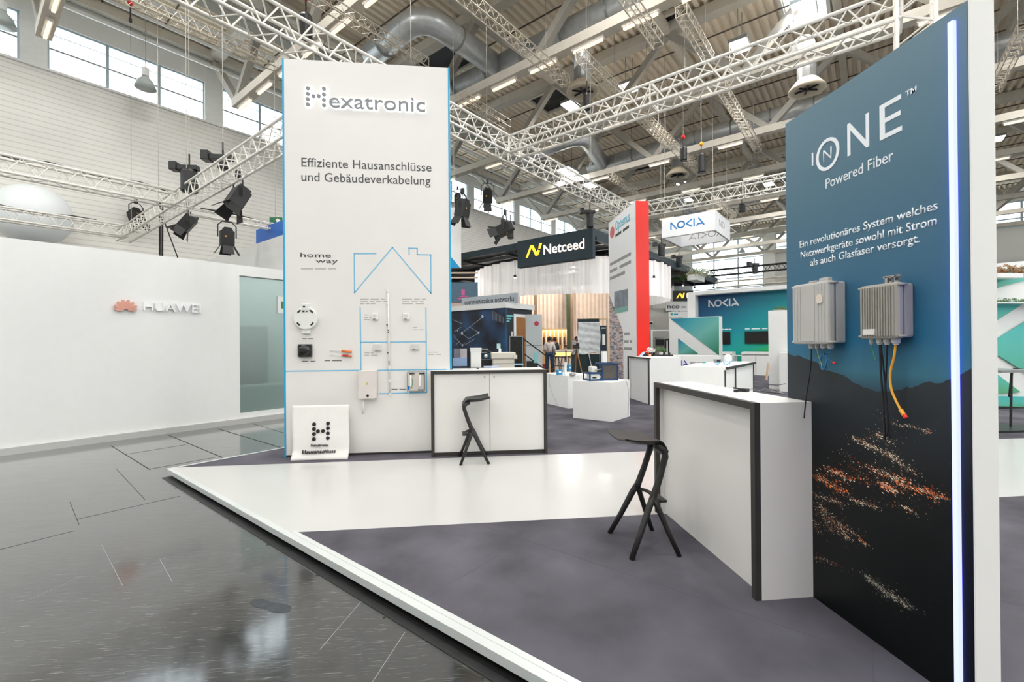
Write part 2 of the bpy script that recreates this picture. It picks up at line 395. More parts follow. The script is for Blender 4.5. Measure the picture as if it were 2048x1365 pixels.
for i, a in enumerate(A0):
    if a < -4: continue
    n = int(round((a-1.65)/4.78))
    nm = TRN[n] if 0 <= n < len(TRN) else 'far back under the hall roof'
    if n < 0: nm = 'overhead, just in front of the tower, mostly out of view'
    t = thing('roof_truss', 'beige steel roof truss '+nm, 'roof truss', H(a, 17.5, 9.85), HROT, 'roof trusses across the hall')
    bx('bottom_chord', STEEL, t, FH, a-.16, a+.16, -26, 17.6, 9.86, 10.14)
    bx('top_chord', STEEL, t, FH, a-.2, a+.2, -26, BW, 12.35, 12.7)
    for b in bot_nodes:
        for s in (2.4, -2.4):
            mb = MB(); bar(mb, H(a, b, 10.05), H(a, min(b+s, BW-.1), 12.4), .22, .22); build(mb, 'strut', STRUT, t)
# longitudinal beams between the truss heads
for j, b in enumerate([b-2.39 for b in bot_nodes[:9]]+[BW-.3]):
    o = build(MB(FH).box(-8, AE, b-.11, b+.11, 12.3, 12.6), 'roof_beam', STEEL)
    tag(o, 'long beige roof beam running lengthwise under the corrugated deck', 'beam', 'lengthwise roof beams')
PIPE = pm('dark_pipe', (92, 82, 72), .5, metal=.2, var=.1)
for a in A0[3:]:
    for da in (1.5, 3.1):
        o = build(MB(FH).tube((a+da, -26, 12.62), (a+da, BW-.3, 12.62), .028, 6), 'sprinkler_pipe', PIPE)
        tag(o, 'thin dark sprinkler pipe running across the roof deck', 'pipe', 'sprinkler pipes')
# rows of warm tube lamps below the trusses
LH = pm('lamp_housing', (226, 220, 210), .5, var=.02)
lp = thing('strip_lamp', 'warm white tube lamp on the underside of a roof truss', 'lamp', H(A0[3], 4.6, 9.72), HROT, 'strip lamps under the roof trusses')
f0 = FL(H(A0[3], 4.6, 9.72), HROT)
bx('housing', LH, lp, f0, -.07, .07, -.5, .5, .06, .14)
bx('tube', LAMPW, lp, f0, -.035, .035, -.46, .46, 0, .06)
first = True
LN = {0: 'roof truss at the upper left corner', 1: 'roof truss just above the logo tower', 2: 'roof truss beside the big silver duct', 3: 'roof truss seen behind the long white rigging truss', 4: 'roof truss below the second silver duct', 5: 'fifth roof truss, behind the red hoist', 6: 'far roof trusses at the back of the hall'}
for n in range(0, 9):
    a = 1.65+4.78*n
    for i in range(-6, 9):
        b = 4.6+1.53*i
        if n > 2 and i % 2: continue
        loc = H(a, b, 9.72); lab = 'warm white tube lamp under the '+LN[min(n, 6)]
        if first: lp.location = loc; first = False; lp.rotation_euler = (0, 0, HROT); lp['label'] = lab
        else: dup(lp, loc, HROT, lab)
# spine of ribbon conduits along the left wall (crane rails, pipes)
for j, (b, z, r) in enumerate([(18.9, 11.7, .06), (18.3, 12.1, .05), (17.2, 12.0, .07), (16.2, 12.2, .05)]):
    o = build(MB(FH).tube((-8, b, z), (AE-1, b, z), r, 8), 'wall_pipe', PAINT, smooth=True)
    tag(o, ['white pipe nearest the ribbon windows under the roof edge', 'thin white pipe second from the ribbon windows', 'thick white pipe third from the ribbon windows', 'thin white pipe farthest from the ribbon windows'][j], 'pipe')
o = build(MB(FH).box(-8, AE-1, 14.6, 15.0, 11.2, 11.75), 'cable_tray', pm('grey_green_paint', (172, 174, 166), .6, var=.05))
tag(o, 'long grey cable trunking under the roof near the left wall', 'trunking')

# ventilation ducts
def duct_mat():
    m = pm('galvanised_duct', (200, 203, 204), .34, metal=.5, var=.1, scale=5, bump=.05, bscale=30); return m
DUCT = duct_mat()
def bend(P, r=.8, n=5):
    out = [P[0]]
    for a, b, c in zip(P, P[1:], P[2:]):
        u = (a-b).normalized(); v = (c-b).normalized(); s = b+u*r; e = b+v*r
        for i in range(n+1):
            t = i/n; out.append(s*(1-t)**2+b*2*t*(1-t)+e*t*t)
    return out+[P[-1]]
def duct(label, runs, r, bands):
    t = thing('ventilation_duct', label, 'duct', V(runs[0][0])-V((0, 0, r)), HROT)
    for R in runs: build(MB().path(bend([V(p) for p in R]) if len(R) > 2 else R, r, 20), 'pipe_run', DUCT, t, smooth=True)
    for p, d in bands: build(MB().tube(V(p)-d*.03, V(p)+d*.03, r+.02, 20), 'clamp_ring', GREYM, t)
    return t
d1 = hz(Z(1180, 42, 11)); aD = d1.x
q = [H(*hz(Z(x, y, 11)).xy, 11) for x, y in [(985, 128), (845, 28), (742, 112)]]
duct('big silver round duct with a bent side branch beside the roof truss', [[H(aD, 13, 11), H(aD, -12, 11)], [H(aD, hz(q[0]).y, 11), q[1], q[2]]], .36,
     [(H(aD, 12-1.55*i, 11), e2) for i in range(14)]+[(q[1]*.55+q[0]*.45, (q[0]-q[1]).normalized()), (q[2]*.7+q[1]*.3, (q[1]-q[2]).normalized())])
d2 = hz(Z(1400, 275, 11)); aE = d2.x
q = [H(*hz(Z(x, y, 11)).xy, 11) for x, y in [(1212, 332), (1165, 270), (1050, 312)]]
duct('second silver round duct farther back with its own bent branch', [[H(aE, 12, 11), H(aE, -10, 11)], [H(aE, hz(q[0]).y, 11), q[1], q[2]]], .36,
     [(H(aE, 11-1.55*i, 11), e2) for i in range(13)])
d3 = hz(Z(2020, 82, 11))
o = duct('short stretch of silver duct right of the white panel edge', [[H(d3.x, d3.y+1, 11), H(d3.x, d3.y-6, 11)]], .3, [(H(d3.x, d3.y-.5, 11), e2)])
NOZ = pm('beige_nozzle', (196, 184, 162), .5, var=.06)
def drop(px, pts, zb, label):
    z0 = 11
    c = Z(px[0], px[1], zb)
    t = thing('air_outlet', label, 'air outlet', c, HROT)
    top = H(aD if px[0] < 1300 else hz(c).x+.5, hz(c).y+.3, 11)
    build(MB().path(bend([top, V((c.x, c.y, 10.9)), V((c.x, c.y, zb+.45))], .35), .26, 16), 'drop_pipe', DUCT, t, smooth=True)
    build(MB().lathe([(.27, .3), (.27, .75)], (c.x, c.y, zb), 16), 'sleeve', GREYM, t)
    build(MB().lathe([(.27, .35), (.32, .3), (.5, .08), (.52, 0), (.38, 0), (.36, .06), (.2, .1)], (c.x, c.y, zb), 20), 'nozzle_ring', NOZ, t, smooth=True)
    mb = MB()
    for k in range(6):
        an = k*math.pi/3; mb.tube((c.x, c.y, zb+.04), (c.x+.34*math.cos(an), c.y+.34*math.sin(an), zb+.06), .03, 6)
    build(mb, 'vane', MATTE, t)
drop((1165, 186), None, 9.3, 'round beige air outlet on a silver pipe left of the long white rigging truss')
drop((1614, 182), None, 9.3, 'round beige air outlet on a silver pipe just above the dark blue panel top')
drop((1355, 352), None, 9.3, 'small round air outlet far back above the hanging cube')

HAT = pm('dark_hatch', (34, 36, 38), .6, var=.1)
for x, y, sz_, l, m in [(1104, 200, 1.5, 'dark square roof hatch beside the left flood light', HAT), (880, 118, 1.8, 'dark square roof hatch behind the bent silver duct', HAT), (1283, 328, 1.8, 'square roof hatch under the second silver duct', HAT), (1342, 38, .6, 'small white framed vent in the roof deck near the top', HAT)]:
    c = Z(x, y, ZD-.06); t = thing('roof_hatch', l, 'hatch', c, HROT); f = FL(c, HROT); h_ = sz_/2
    bx('opening', m, t, f, -h_, h_, -h_, h_, .0, .05)
    for q_ in ((-h_-.12, h_+.12, -h_-.12, -h_), (-h_-.12, h_+.12, h_, h_+.12), (-h_-.12, -h_, -h_, h_), (h_, h_+.12, -h_, h_)): bx('frame', STEEL, t, f, *q_, -.1, .05)
# hall flood lights
LED = pm('cool_lamp_lens', (250, 252, 255), .3, var=0, emit=9)
def flood(px, z, size, label, group='hall flood lights', power=1.0, loc=None):
    c = loc if loc is not None else Z(px[0], px[1], z)
    t = thing('flood_light', label, 'flood light', c, HROT, group)
    f = FL(c, HROT)
    bx('housing', GREYM, t, f, -size*.5, size*.5, -size*.36, size*.36, .03, .14)
    bx('lens', LED, t, f, -size*.46, size*.46, -size*.32, size*.32, 0, .03)
    build(MB(f).tube((-size*.4, 0, .1), (-size*.4, 0, ZD-c.z), .015, 6).tube((size*.4, 0, .1), (size*.4, 0, ZD-c.z), .015, 6), 'hanger', WIRE, t)
    if power:
        ld = bpy.data.lights.new('flood', 'AREA'); ld.shape = 'SQUARE'; ld.size = size; ld.energy = FLOOD_POWER*power; ld.color = (1, .985, .96)
        lo = bpy.data.objects.new('flood_beam', ld); C.objects.link(lo); lo.location = c-V((0, 0, .1))
for x, y, s, l in [(1140, 213, .75, 'lit square flood light in the dark roof recess left of the long white truss'), (1258, 177, .8, 'lit flood light just above the middle of the long white truss'),
                   (1480, 94, .8, 'bright lit flood light under the roof deck, second from the skylight'), (1608, 20, .9, 'bright lit flood light beside the skylight'),
                   (1135, 344, 1.1, 'small lit flood light behind the crossing of the white trusses'), (1180, 372, .9, 'small lit flood light hanging above the red topped tower'),
                   (1371, 371, 1.1, 'lit flood light above the hanging white cube'), (1517, 344, 1.1, 'lit flood light above the far rigging truss near the blue panel')]:
    flood((x, y), 11.4 if y < 250 else 10.4, s, l, None)
def seen(p):
    q = p-O; d = q.dot(fw); return d > .1 and abs(q.dot(cr)/d*FPX) < 1040 and abs(q.dot(cu)/d*FPX) < 700
for ia in range(-2, 10):  # added grid of floods that evens out the hall light, mostly out of view
    for b in (15, 10, 5, 0, -5, -10, -16, -22):
        a = 4.0+4.78*ia
        if seen(H(a, b, 11.4)) and a < 24: continue
        if ia % 2 and (a > 24 or b < -12): continue
        flood(None, None, .8, 'added square fill light high under the hall roof, outside the row over the white truss', 'added fill lights', 1.0, H(a, b, 11.4))
for x, y, l in [(291, 160, 'grey bell shaped pendant lamp in front of the ribbon windows'), (4, 30, 'grey bell shaped pendant lamp at the top left corner'), (1484, 500, 'tiny bell lamp before the end wall windows')]:
    c = P2(x, y, 18.6) if x < 600 else P1(x, y, AE-2); t = thing('pendant_lamp', l, 'lamp', c, 0)
    f = FL(c)
    build(MB(f).lathe([(.3, -.28), (.22, -.05), (.1, .08), (.08, .12)], (0, 0, 0), 16), 'bell_shade', pm('frosted_grey', (186, 194, 192), .4, var=.03), t, smooth=True)
    build(MB(f).lathe([(.1, .12), (.1, .38), (.04, .42)], (0, 0, 0), 12), 'socket', PAINT, t)
    build(MB(f).tube((0, 0, .42), (0, 0, ZD-c.z-.02), .012, 5), 'cord', WIRE, t)

# ================================================================ RIGGING
def rig(name, label, org, ang, L, s, bay, rc, rb, mat, parts=True, group=None, vertical=False, cat='truss', joints=()):
    t = thing(name, label, cat, org, ang, group); f = FL(org, ang); h = s/2
    W = (lambda x, y, z: f(y, z, x)) if vertical else f
    for y, z in ((-h, -h), (h, -h), (h, h), (-h, h)):
        build(MB(W).tube((0, y, z), (L, y, z), rc, 8), 'chord', mat, t, smooth=True)
    n = int(L/bay); cs = [(-h, -h), (h, -h), (h, h), (-h, h)]
    off = lambda i: (0, 0, i*bay) if vertical else (i*bay, 0, 0)
    if parts:
        for k in range(4):
            p, q = cs[k], cs[(k+1) % 4]
            for fl_ in (0, 1):
                a = (0 if not fl_ else bay/2); b = a+bay/2
                u, v = (p, q) if not fl_ else (q, p)
                o = build(MB(W).tube((a, *u), (b, *v), rb, 5), 'brace', mat, t)
                for i in range(1, n): piece(o, t, off(i))
    else:
        mb = MB(W)
        for i in range(n):
            for k in range(4):
                p, q = cs[k], cs[(k+1) % 4]
                mb.tube((i*bay, *p), ((i+.5)*bay, *q), rb, 4); mb.tube(((i+.5)*bay, *q), ((i+1)*bay, *p), rb, 4)
        build(mb, 'lacing', mat, t, kind='stuff')
    for x in list(joints)+[0, L]:
        mb = MB(W)
        for k in range(4):
            p, q = cs[k], cs[(k+1) % 4]; mb.tube((x, *p), (x, *q), rb*1.3, 6)
        build(mb, 'end_frame', mat, t)
    return t
Zc = 6.4
rig('rigging_truss', 'white box truss running from above the logo tower back to the red topped tower', H(-1, 7.2, Zc), HROT, 17.4, .42, .52, .028, .013, TRUSSW, joints=(9.7, 10.2))
rig('rigging_truss', 'long bright white box truss sloping up to the right across the middle of the ceiling', H(8.95, 7.0, Zc), HROT-math.pi/2, 7.4, .42, .52, .03, .014, TRUSSW, joints=(3.6,))
rig('rigging_truss', 'white box truss behind the hanging white cube sign, reaching the blue panel', H(16.3, 7.4, Zc), HROT-math.pi/2, 8.6, .42, .52, .028, .013, TRUSSW, joints=(4.2,))
p = H(8.95, -.55, 0)
rig('truss_tower', 'upright white truss tower rising behind the top of the dark blue panel', p, HROT, 9.6, .42, .52, .03, .014, TRUSSW, vertical=True)
# slender rigging trusses hung under the roof, all lengthwise
THIN = [((654, 0), (847, 132), 'slender pale truss crossing the bent silver duct'), ((941, 0), (1131, 164), 'slender pale truss crossing the middle of the big duct'),
        ((1253, 0), (1320, 84), 'slender pale truss whose lower end hangs at the top middle of the ceiling'), ((1360, 22), (1420, 118), 'slender pale truss right of the top middle, above the long white truss'),
        ((1165, 108), (1235, 190), 'faint slender truss beside the left round air outlet'), ((1440, 172), (1517, 298), 'slender pale truss emerging below the long white truss toward the blue panel'),
        ((930, 192), (1010, 252), 'slender pale truss just right of the logo tower top'), ((1285, 232), (1335, 290), 'slender dull truss between the two hoist motors'),
        ((1225, 350), (1265, 385), 'short slender truss behind the red topped tower head'), ((1430, 395), (1465, 432), 'short slender truss right of the hanging white cube'),
        ((255, 0), (556, 126), 'slender white truss along the wall side of the roof, left of the logo tower'), ((2048, 55), (1990, 180), 'slender pale truss at the right edge beyond the white panel end'),
        ((1290, 235), (1400, 345), 'slender truss passing behind the red hoist')]
ZT = 9.45
for (x0, y0), (x1, y1), l in THIN:
    if x0 == 2048: a, b = hz(Z(x0, y0, ZT)), hz(Z(x1, y1, ZT)); 
    else: a, b = hz(Z(x0, y0, ZT)), hz(Z(x1, y1, ZT))
    s = min(a.x, b.x); e = max(a.x, b.x); bb = (a.y+b.y)/2
    if y0 == 0: s -= 3
    L = min(e-s, 16)
    t = rig('slender_truss', l, H(s, bb, ZT), HROT, L, .26, .3, .016, .007, TRUSST, parts=False)
    build(MB(FL(H(s, bb, ZT), HROT)).tube((.2*L, 0, .13), (.2*L, 0, ZD-ZT), .008, 5).tube((.85*L, 0, .13), (.85*L, 0, ZD-ZT), .008, 5), 'suspension_wire', WIRE, t)
# lighting rig above the white stand on the left
ZL = 4.7
rig('lighting_truss', 'white lighting truss rising to the right behind the logo tower', H(3.27, 17.4, ZL), HROT-math.pi/2, 11.0, .3, .38, .024, .01, TRUSSW)
rig('lighting_truss', 'white lighting truss entering from the left edge to the black moving heads', H(-2.2, 12.1, ZL), HROT, 5.4, .3, .38, .024, .01, TRUSSW)
rig('lighting_truss', 'white lighting truss passing in front of the big white balloon', H(-2.2, 16.6, ZL), HROT, 5.4, .3, .38, .024, .01, TRUSSW)
rig('lighting_truss', 'slender white lighting bar running right toward the green exit sign', H(3.4, 11.9, 4.45), HROT, 7.0, .14, .3, .016, .007, TRUSSW, parts=False)
o = build(MB().path([tuple(H(-1.5+.45*i, 12.1, ZL+.19+.03*math.sin(i*2.3))) for i in range(11)], .022, 6), 'power_cable', CABLE); tag(o, 'black cable tied along the truss at the upper left', 'cable')
o = build(MB().path([tuple(H(-1.5+.45*i, 16.6, ZL+.19+.03*math.sin(i*1.7))) for i in range(10)], .022, 6), 'power_cable', CABLE); tag(o, 'black cable tied along the truss in front of the balloon', 'cable')
o = build(MB().path([tuple(H(3.6+.6*i, 11.9, 4.56+.03*math.sin(i*1.9))) for i in range(9)], .022, 6), 'power_cable', CABLE); tag(o, 'black cable lying along the slender bar above the white wall', 'cable')
# balloon
c = at(66, 431, 12.9)
t = thing('balloon', 'big white balloon floating above the white wall at the left edge', 'balloon', c-V((0, 0, .98)))
build(MB(FL(c)).ball((0, 0, 0), .86, 32, 20, 1), 'envelope', pm('balloon_skin', (236, 240, 241), .5, var=.01), t, smooth=True)
build(MB(FL(c)).lathe([(.09, -.9), (.07, -.86), (.1, -.84)], (0, 0, 0), 12), 'valve', PAINT, t)
# vertical steel wires of the rig
def wire(px, y0, d, zt=12.6, zb=None, r=.007, label='', name='rigging_wire', mat=None):
    c = at(px, y0, d); o = build(MB().tube((c.x, c.y, c.z if zb is None else zb), (c.x, c.y, zt), r, 5), name, mat or WIRE); tag(o, label, 'wire'); return c
for x, y, d, l in [(263, 460, 15, 'thin wire left of the two nearest moving heads, in front of the long cladding'), (317, 400, 11, 'thin wire right of the bell lamp in front of the ribbon window'), (373, 340, 9.5, 'thin wire above the big black moving head'),
                   (446, 300, 8.5, 'thin wire with a black hook left of the logo tower'), (822, 120, 9, 'thin wire just behind the logo tower top'), (974, 280, 12, 'thin wire dropping to the white truss right of the logo tower'),
                   (1182, 330, 13, 'thin wire dropping to the small flood light at the truss crossing'), (1370, 160, 12, 'thin wire above the middle of the long white truss'), (1403, 300, 17, 'thin wire above the yellow topped hoist'), (1484, 480, 22, 'thin wire right of the hanging cube')]:
    wire(x, y, d, label=l)
# lanterns
DARK = pm('lantern_black', (30, 31, 32), .5, var=.1); LENSB = pm('lantern_lens', (90, 120, 130), .1, var=.05); AMB = pm('amber_sticker', (230, 170, 60), .5, var=0)
def make_spot(c, label, s=1.0, tilt=.6, rot=0, group='barn door spotlights'):
    t = thing('spotlight', label, 'spotlight', c, rot, group)
    q = Matrix.Rotation(tilt, 3, 'X'); f0 = FL(c, rot)
    T = lambda x, y, z: f0(*(q @ V((x*s, y*s, z*s))+V((0, 0, -.34*s))))
    hs = build(MB(T).box(-.12, .12, -.11, .11, -.17, .13).prism([(-.1, .13), (.1, .13), (.06, .2), (-.06, .2)], -.09, .09, 'y'), 'housing', DARK, t, bevel=.008)
    build(MB(T).lathe([(.1, -.175), (.085, -.19), (1e-5, -.2)], (0, 0, 0), 16), 'lens', LENSB, hs)
    for k, (dx, dy) in enumerate(((1, 0), (-1, 0), (0, 1), (0, -1))):
        wd = .085; l = .17
        if dx: P = [(dx*.12, -wd, -.17), (dx*.12, wd, -.17), (dx*.22, wd*1.25, -.17-l), (dx*.22, -wd*1.25, -.17-l)]
        else: P = [(-wd, dy*.11, -.17), (wd, dy*.11, -.17), (wd*1.25, dy*.21, -.17-l), (-wd*1.25, dy*.21, -.17-l)]
        build(MB(T).quad(*P), 'barn_door', DARK, hs, solid=.006)
    build(MB(f0).path([(-.16*s, 0, -.34*s), (-.16*s, 0, -.1*s), (-.08*s, 0, -.02*s), (.08*s, 0, -.02*s), (.16*s, 0, -.1*s), (.16*s, 0, -.34*s)], .012*s, 6), 'yoke', DARK, t)
    build(MB(f0).box(-.03*s, .03*s, -.03*s, .03*s, -.03*s, .08*s), 'clamp', DARK, t)
    build(MB(T).lathe([(.022, 0), (.022, .004)], (0, 0, .2), 10).box(-.05, -.02, -.114, -.11, 0, .03), 'sticker', AMB, hs)
    return t
for x, y, d, s, ti, ro, l in [(476, 352, 8.8, 1.25, .5, 2.4, 'black barn door spotlight nearest the left side of the logo tower, high'), (376, 412, 11.2, 1.2, .6, 2.0, 'black barn door spotlight hanging below the truss corner'),
                              (454, 442, 10.5, 1.15, .1, .6, 'black spotlight with a teal flap hanging under the slender bar'), (272, 405, 15.2, 1.4, -.4, 1.2, 'black spotlight at the far truss corner above the white wall'),
                              (925, 385, 12.0, 1.3, .2, 1.0, 'black barn door spotlight right beside the logo tower edge'), (1010, 428, 13, 1.3, 1.2, 1.2, 'black spotlight tilted sideways before the ribbon windows'),
                              (915, 378, 17, 1.1, .3, 0, 'small black spotlight half hidden at the logo tower edge'), (975, 365, 17, 1.5, .5, 0, 'dark round spotlight behind the rigging right of the logo tower')]:
    make_spot(at(x, y, d), l, s, ti, ro)
# black moving heads / chain hoists
def hoist(c, label, r=.13, h=.42, hook=None, arms=True, name='chain_hoist', cat='hoist'):
    t = thing(name, label, cat, c)
    f = FL(c)
    build(MB(f).lathe([(r*.8, 0), (r, .03), (r, h-.05), (r*.85, h)], (0, 0, 0), 18), 'motor_body', MATTE, t, smooth=False)
    if arms: build(MB(f).box(-.3, .18, -.07, .07, h, h+.1).box(-.36, -.22, -.1, .1, h-.02, h+.16), 'head', MATTE, t, bevel=.01)
    build(MB(f).tube((0, 0, h), (0, 0, h+.35), .018, 6), 'chain', CABLE, t)
    if hook:
        build(MB(f).ball((0, 0, h+.4), .07, 10, 8, 1.2), 'hook_block', hook, t, smooth=True)
    build(MB(f).tube((0, 0, h+.3), (0, 0, 12.6-c.z), .006, 5), 'load_chain', WIRE, t)
    return t
YEL = pm('yellow_paint', (232, 160, 30), .45, var=.05)
hoist(at(379, 386, 9.6), 'big black moving head standing upright on the left truss', .16, .48, None)
hoist(at(446, 340, 8.6), 'black moving head on a bent arm left of the logo tower', .09, .18, None)
hoist(at(1174, 220, 12), 'black chain hoist hanging over the left part of the long white truss', .1, .42, None, False)
hoist(at(1367, 322, 17), 'black chain hoist with a red hook above the hanging cube', .13, .5, REDM, False)
hoist(at(1403, 346, 17), 'dark green chain hoist with a yellow top above the hanging cube', .15, .7, YEL, False)
hoist(at(612, 78, 9.5), 'black chain hoist bag with a red hook above the logo tower', .13, .5, REDM, False)
hoist(at(261, 45, 11), 'small black hook with slings at the upper left', .035, .1, REDM, False)
hoist(at(1484, 425, 22), 'small black chain hoist right of the hanging cube', .16, .38, None, False)
hoist(at(1021, 478, 17), 'black moving head standing on the dark canopy edge at the left', .12, .55, None)
hoist(at(1180, 456, 15.5), 'black moving head standing on the dark canopy corner', .12, .5, None)
hoist(at(1323, 514, 19), 'black moving head standing on the canopy behind the red topped tower', .14, .45, None)
hoist(at(1358, 534, 23), 'far black moving head standing on the canopy edge', .15, .45, None)
# dark hose bundle dropping behind the white wall
for x, l in [(320, 'thick black cable hanging vertically behind the white wall top'), (325, 'second black cable hanging beside the thick one')]:
    c0, c1 = at(x, 405, 12.5), at(x-.5, 515, 12.5); o = build(MB().tube(tuple(c0), tuple(c1), .025, 6), 'hanging_cable', CABLE); tag(o, l, 'cable')
o = build(MB().tube(tuple(at(322, 425, 12.5)), tuple(at(357, 520, 12.5)), .016, 6), 'guy_line', CABLE); tag(o, 'thin black line slanting down to the right behind the white wall', 'cable')

# ================================================================ OWN BOOTH
CARPET = pm('grey_violet_carpet', (94, 92, 100), .95, var=.32, scale=1.8, bump=.5, bscale=900, spec=.15)
pf = thing('booth_platform', 'low booth platform with violet grey carpet and a glossy white floor band', 'platform', H(1.65, 6.45, ZF), HROT)
def platpoly():
    # rectangle in hall axes, cut in booth axes by the white band between Y = 3.645 and 5.74
    P = [H(1.65, 6.45), H(1.65, -12), H(21.5, -12), H(21.5, 6.45)]
    def clip(P, y, keep_above):
        out = []
        for i in range(len(P)):
            a, b = P[i], P[(i+1) % len(P)]; ia = (a.y > y) == keep_above; ib = (b.y > y) == keep_above
            if ia: out.append(a)
            if ia != ib: t = (y-a.y)/(b.y-a.y); out.append(a+(b-a)*t)
        return out
    return clip(P, 5.74, True), clip(clip(P, 5.74, False), 3.645, True), clip(P, 3.645, False)
far_, band_, near_ = platpoly()
for P, m, nm in ((far_, CARPET, 'carpet'), (near_, CARPET, 'carpet'), (band_, GLOSSW, 'white_floor_panel')):
    build(MB().prism([(p.x, p.y) for p in P], -.02 if nm == 'carpet' else -.02, 0 if nm == 'carpet' else .001, 'z'), nm, m, pf)
bx('plinth', MATTE, pf, FH, 1.74, 21.4, -11.9, 6.36, ZF, -.021)
ALU = pm('white_edge_profile', (206, 210, 208), .35, metal=.2, var=.02)
bx('shadow_trim_strip', MATTE, pf, FH, 1.535, 1.74, -12, 6.42, ZF, ZF+.003)  # matte black stands for the shadow gap under the edge, plus the black trim
y1 = (3.645-(e1*1.65).y)/e2.y
bx('edge_profile', ALU, pf, FH, 1.60, 1.65, -12, 6.45, -.046, .001)
bx('edge_profile', ALU, pf, FH, 1.65, 1.685, -12, y1-.01, .0, .004)
bx('edge_profile', ALU, pf, FH, 1.60, 21.5, 6.45, 6.49, -.046, .003)
for a in (2.65, 3.65, 4.65, 5.65):          # carpet tile seams
    bx('carpet_seam', pm('carpet_seam', (80, 80, 90), .95, var=.1), pf, FH, a, a+.004, -6, 6.3, .0002, .0008)
for b in (-2, 0, 2, 4): bx('carpet_seam', MATS['carpet_seam'], pf, FH, 1.7, 9, b, b+.003, .0002, .0008)

# ---- white logo tower
TX0, TX1, TY, TH = -2.306, -.172, 6.05, 5.135
tw = thing('logo_tower', 'tall white exhibition tower with blue edges, lettering and a house diagram', 'exhibition wall', ((TX0+TX1)/2, TY, 0))
bx('wall_panel', WHITE, tw, FB, TX0+.02, TX1-.02, TY, TY+.14, .03, TH)
bx('blue_edge', BLUE, tw, FB, TX0, TX0+.022, TY-.004, TY+.145, .0, TH)
bx('blue_edge', BLUE, tw, FB, TX1-.022, TX1, TY-.004, TY+.145, .0, TH)
bx('base_rail', BLACK, tw, FB, TX0+.022, TX1-.022, TY+.01, TY+.13, .0, .03)
N = (0, -1, 0); F = TY
def W(x, y): return PY(x, y, F)
def tx(name, s, l, r, ch, m=INK, par=None, **k): return text(name, s, W(*l), W(*r), ch*6.1/FPX, m, par or tw, N, **k)
SIGNG = pm('backlit_letter_grey', (128, 132, 134), .5, var=.03)
GLOW = pm('sign_light_strip', (250, 252, 255), .5, var=0, emit=3.5)
tx('lettering', 'exatronic', (660, 217), (851, 226), 27, SIGNG, depth=.028, lift=.014, bold=0)
tx('sign_glow_strip', 'exatronic', (660, 217), (851, 226), 27, GLOW, depth=.012, lift=.002, bold=.02)
XS = [615, 650]
dots = [(x, y) for x, ys in ((617, (179, 190, 200.5, 211)), (649, (180, 191, 202, 212.5))) for y in ys]+[(628, 194.5), (638.5, 194.5)]
hd = MB(); hg = MB()
for x, y in dots:
    p = W(x, y)
    hx = [(p.x+.0285*math.cos(math.pi/6+k*math.pi/3), p.z+.0285*math.sin(math.pi/6+k*math.pi/3)) for k in range(6)]
    build(MB().prism(hx, F-.028, F-.015, 'y'), 'letter_dot', SIGNG, tw)
    hg.prism([(p.x+(a-p.x)*1.25, p.z+(b-p.z)*1.25) for a, b in hx], F-.014, F-.004, 'y')
build(hg, 'sign_glow_strip', GLOW, tw, kind='stuff')
tx('lettering', 'Effiziente Hausanschlüsse', (603, 333), (863, 343.5), 16.5)
tx('lettering', 'und Gebäudeverkabelung', (603, 362), (861, 370), 16.5)
tx('lettering', 'home', (601, 514.5), (662, 515.5), 8.5, bold=.004)
tx('lettering', 'way', (631, 526), (676, 526.5), 8.5, bold=.004)
def tline(pts, name='blue_line', w=.014, m=LINE):
    lines = []
    return strokes(name, [[(q.x, q.z) for q in (W(*p) for p in pts)]], w, m, tw, V((0, F, 0)), (1, 0, 0), V((0, 0, 1)), N, depth=.002, lift=.0003)
tline([(752, 507.5), (708.5, 507.5), (709, 586), (785, 495), (862, 587), (861.5, 510), (834.5, 509.5), (834.5, 497), (818, 496.5), (818.5, 510)])
tline([(720.5, 616), (722, 741)]); tline([(852, 616), (853.5, 785.5), (758, 788)])
tline([(722, 685), (852, 684)]); tline([(571, 743), (722, 741)]); tline([(756, 741), (893, 739)])
def blurb(x, y, ws, h=3.0, m=INKL):
    for i, (s, wd) in enumerate(ws): bars('small_print', 1+len(s)//9, W(x, y+i*4.6), W(x+wd, y+i*4.6), h*.5*6.1/FPX, m, tw, N, seed=i)
bars('small_print', 3, W(602, 539), W(672, 539), .012, INKL, tw, N)
blurb(720.5, 599.5, [('Homeway Verteilertechnik', 49), ('Die Multimediaverteiler für Neubau', 56), ('und Modernisierung', 30)])
blurb(804, 599.5, [('Netzwerkverkabelung', 48), ('Anschlussdosen und Module', 44), ('für jede Wohnung', 44)])
blurb(728, 631, [('Dosen', 8), ('für Glasfaser', 26), ('und Kupfer', 12)], 2.6)
blurb(826, 656, [('Router', 8), ('Internet und TV', 22)], 2.6)
blurb(729, 707, [('Anschlussdose', 19), ('Wohnungsverteiler', 25)], 2.8)
blurb(856, 705.5, [('Kabelverteiler', 20), ('Medienanschluss', 26)], 2.8)
blurb(605, 678.8, [('Funkmodul', 21)], 3.2, INK)
blurb(604, 723.8, [('Spleißbox', 27)], 3.0, INK); blurb(649, 722.6, [('Rohrverbindungen', 34)], 3.0, INK)
blurb(783, 780, [('Hausübergabepunkt', 29)], 3.0, INK)
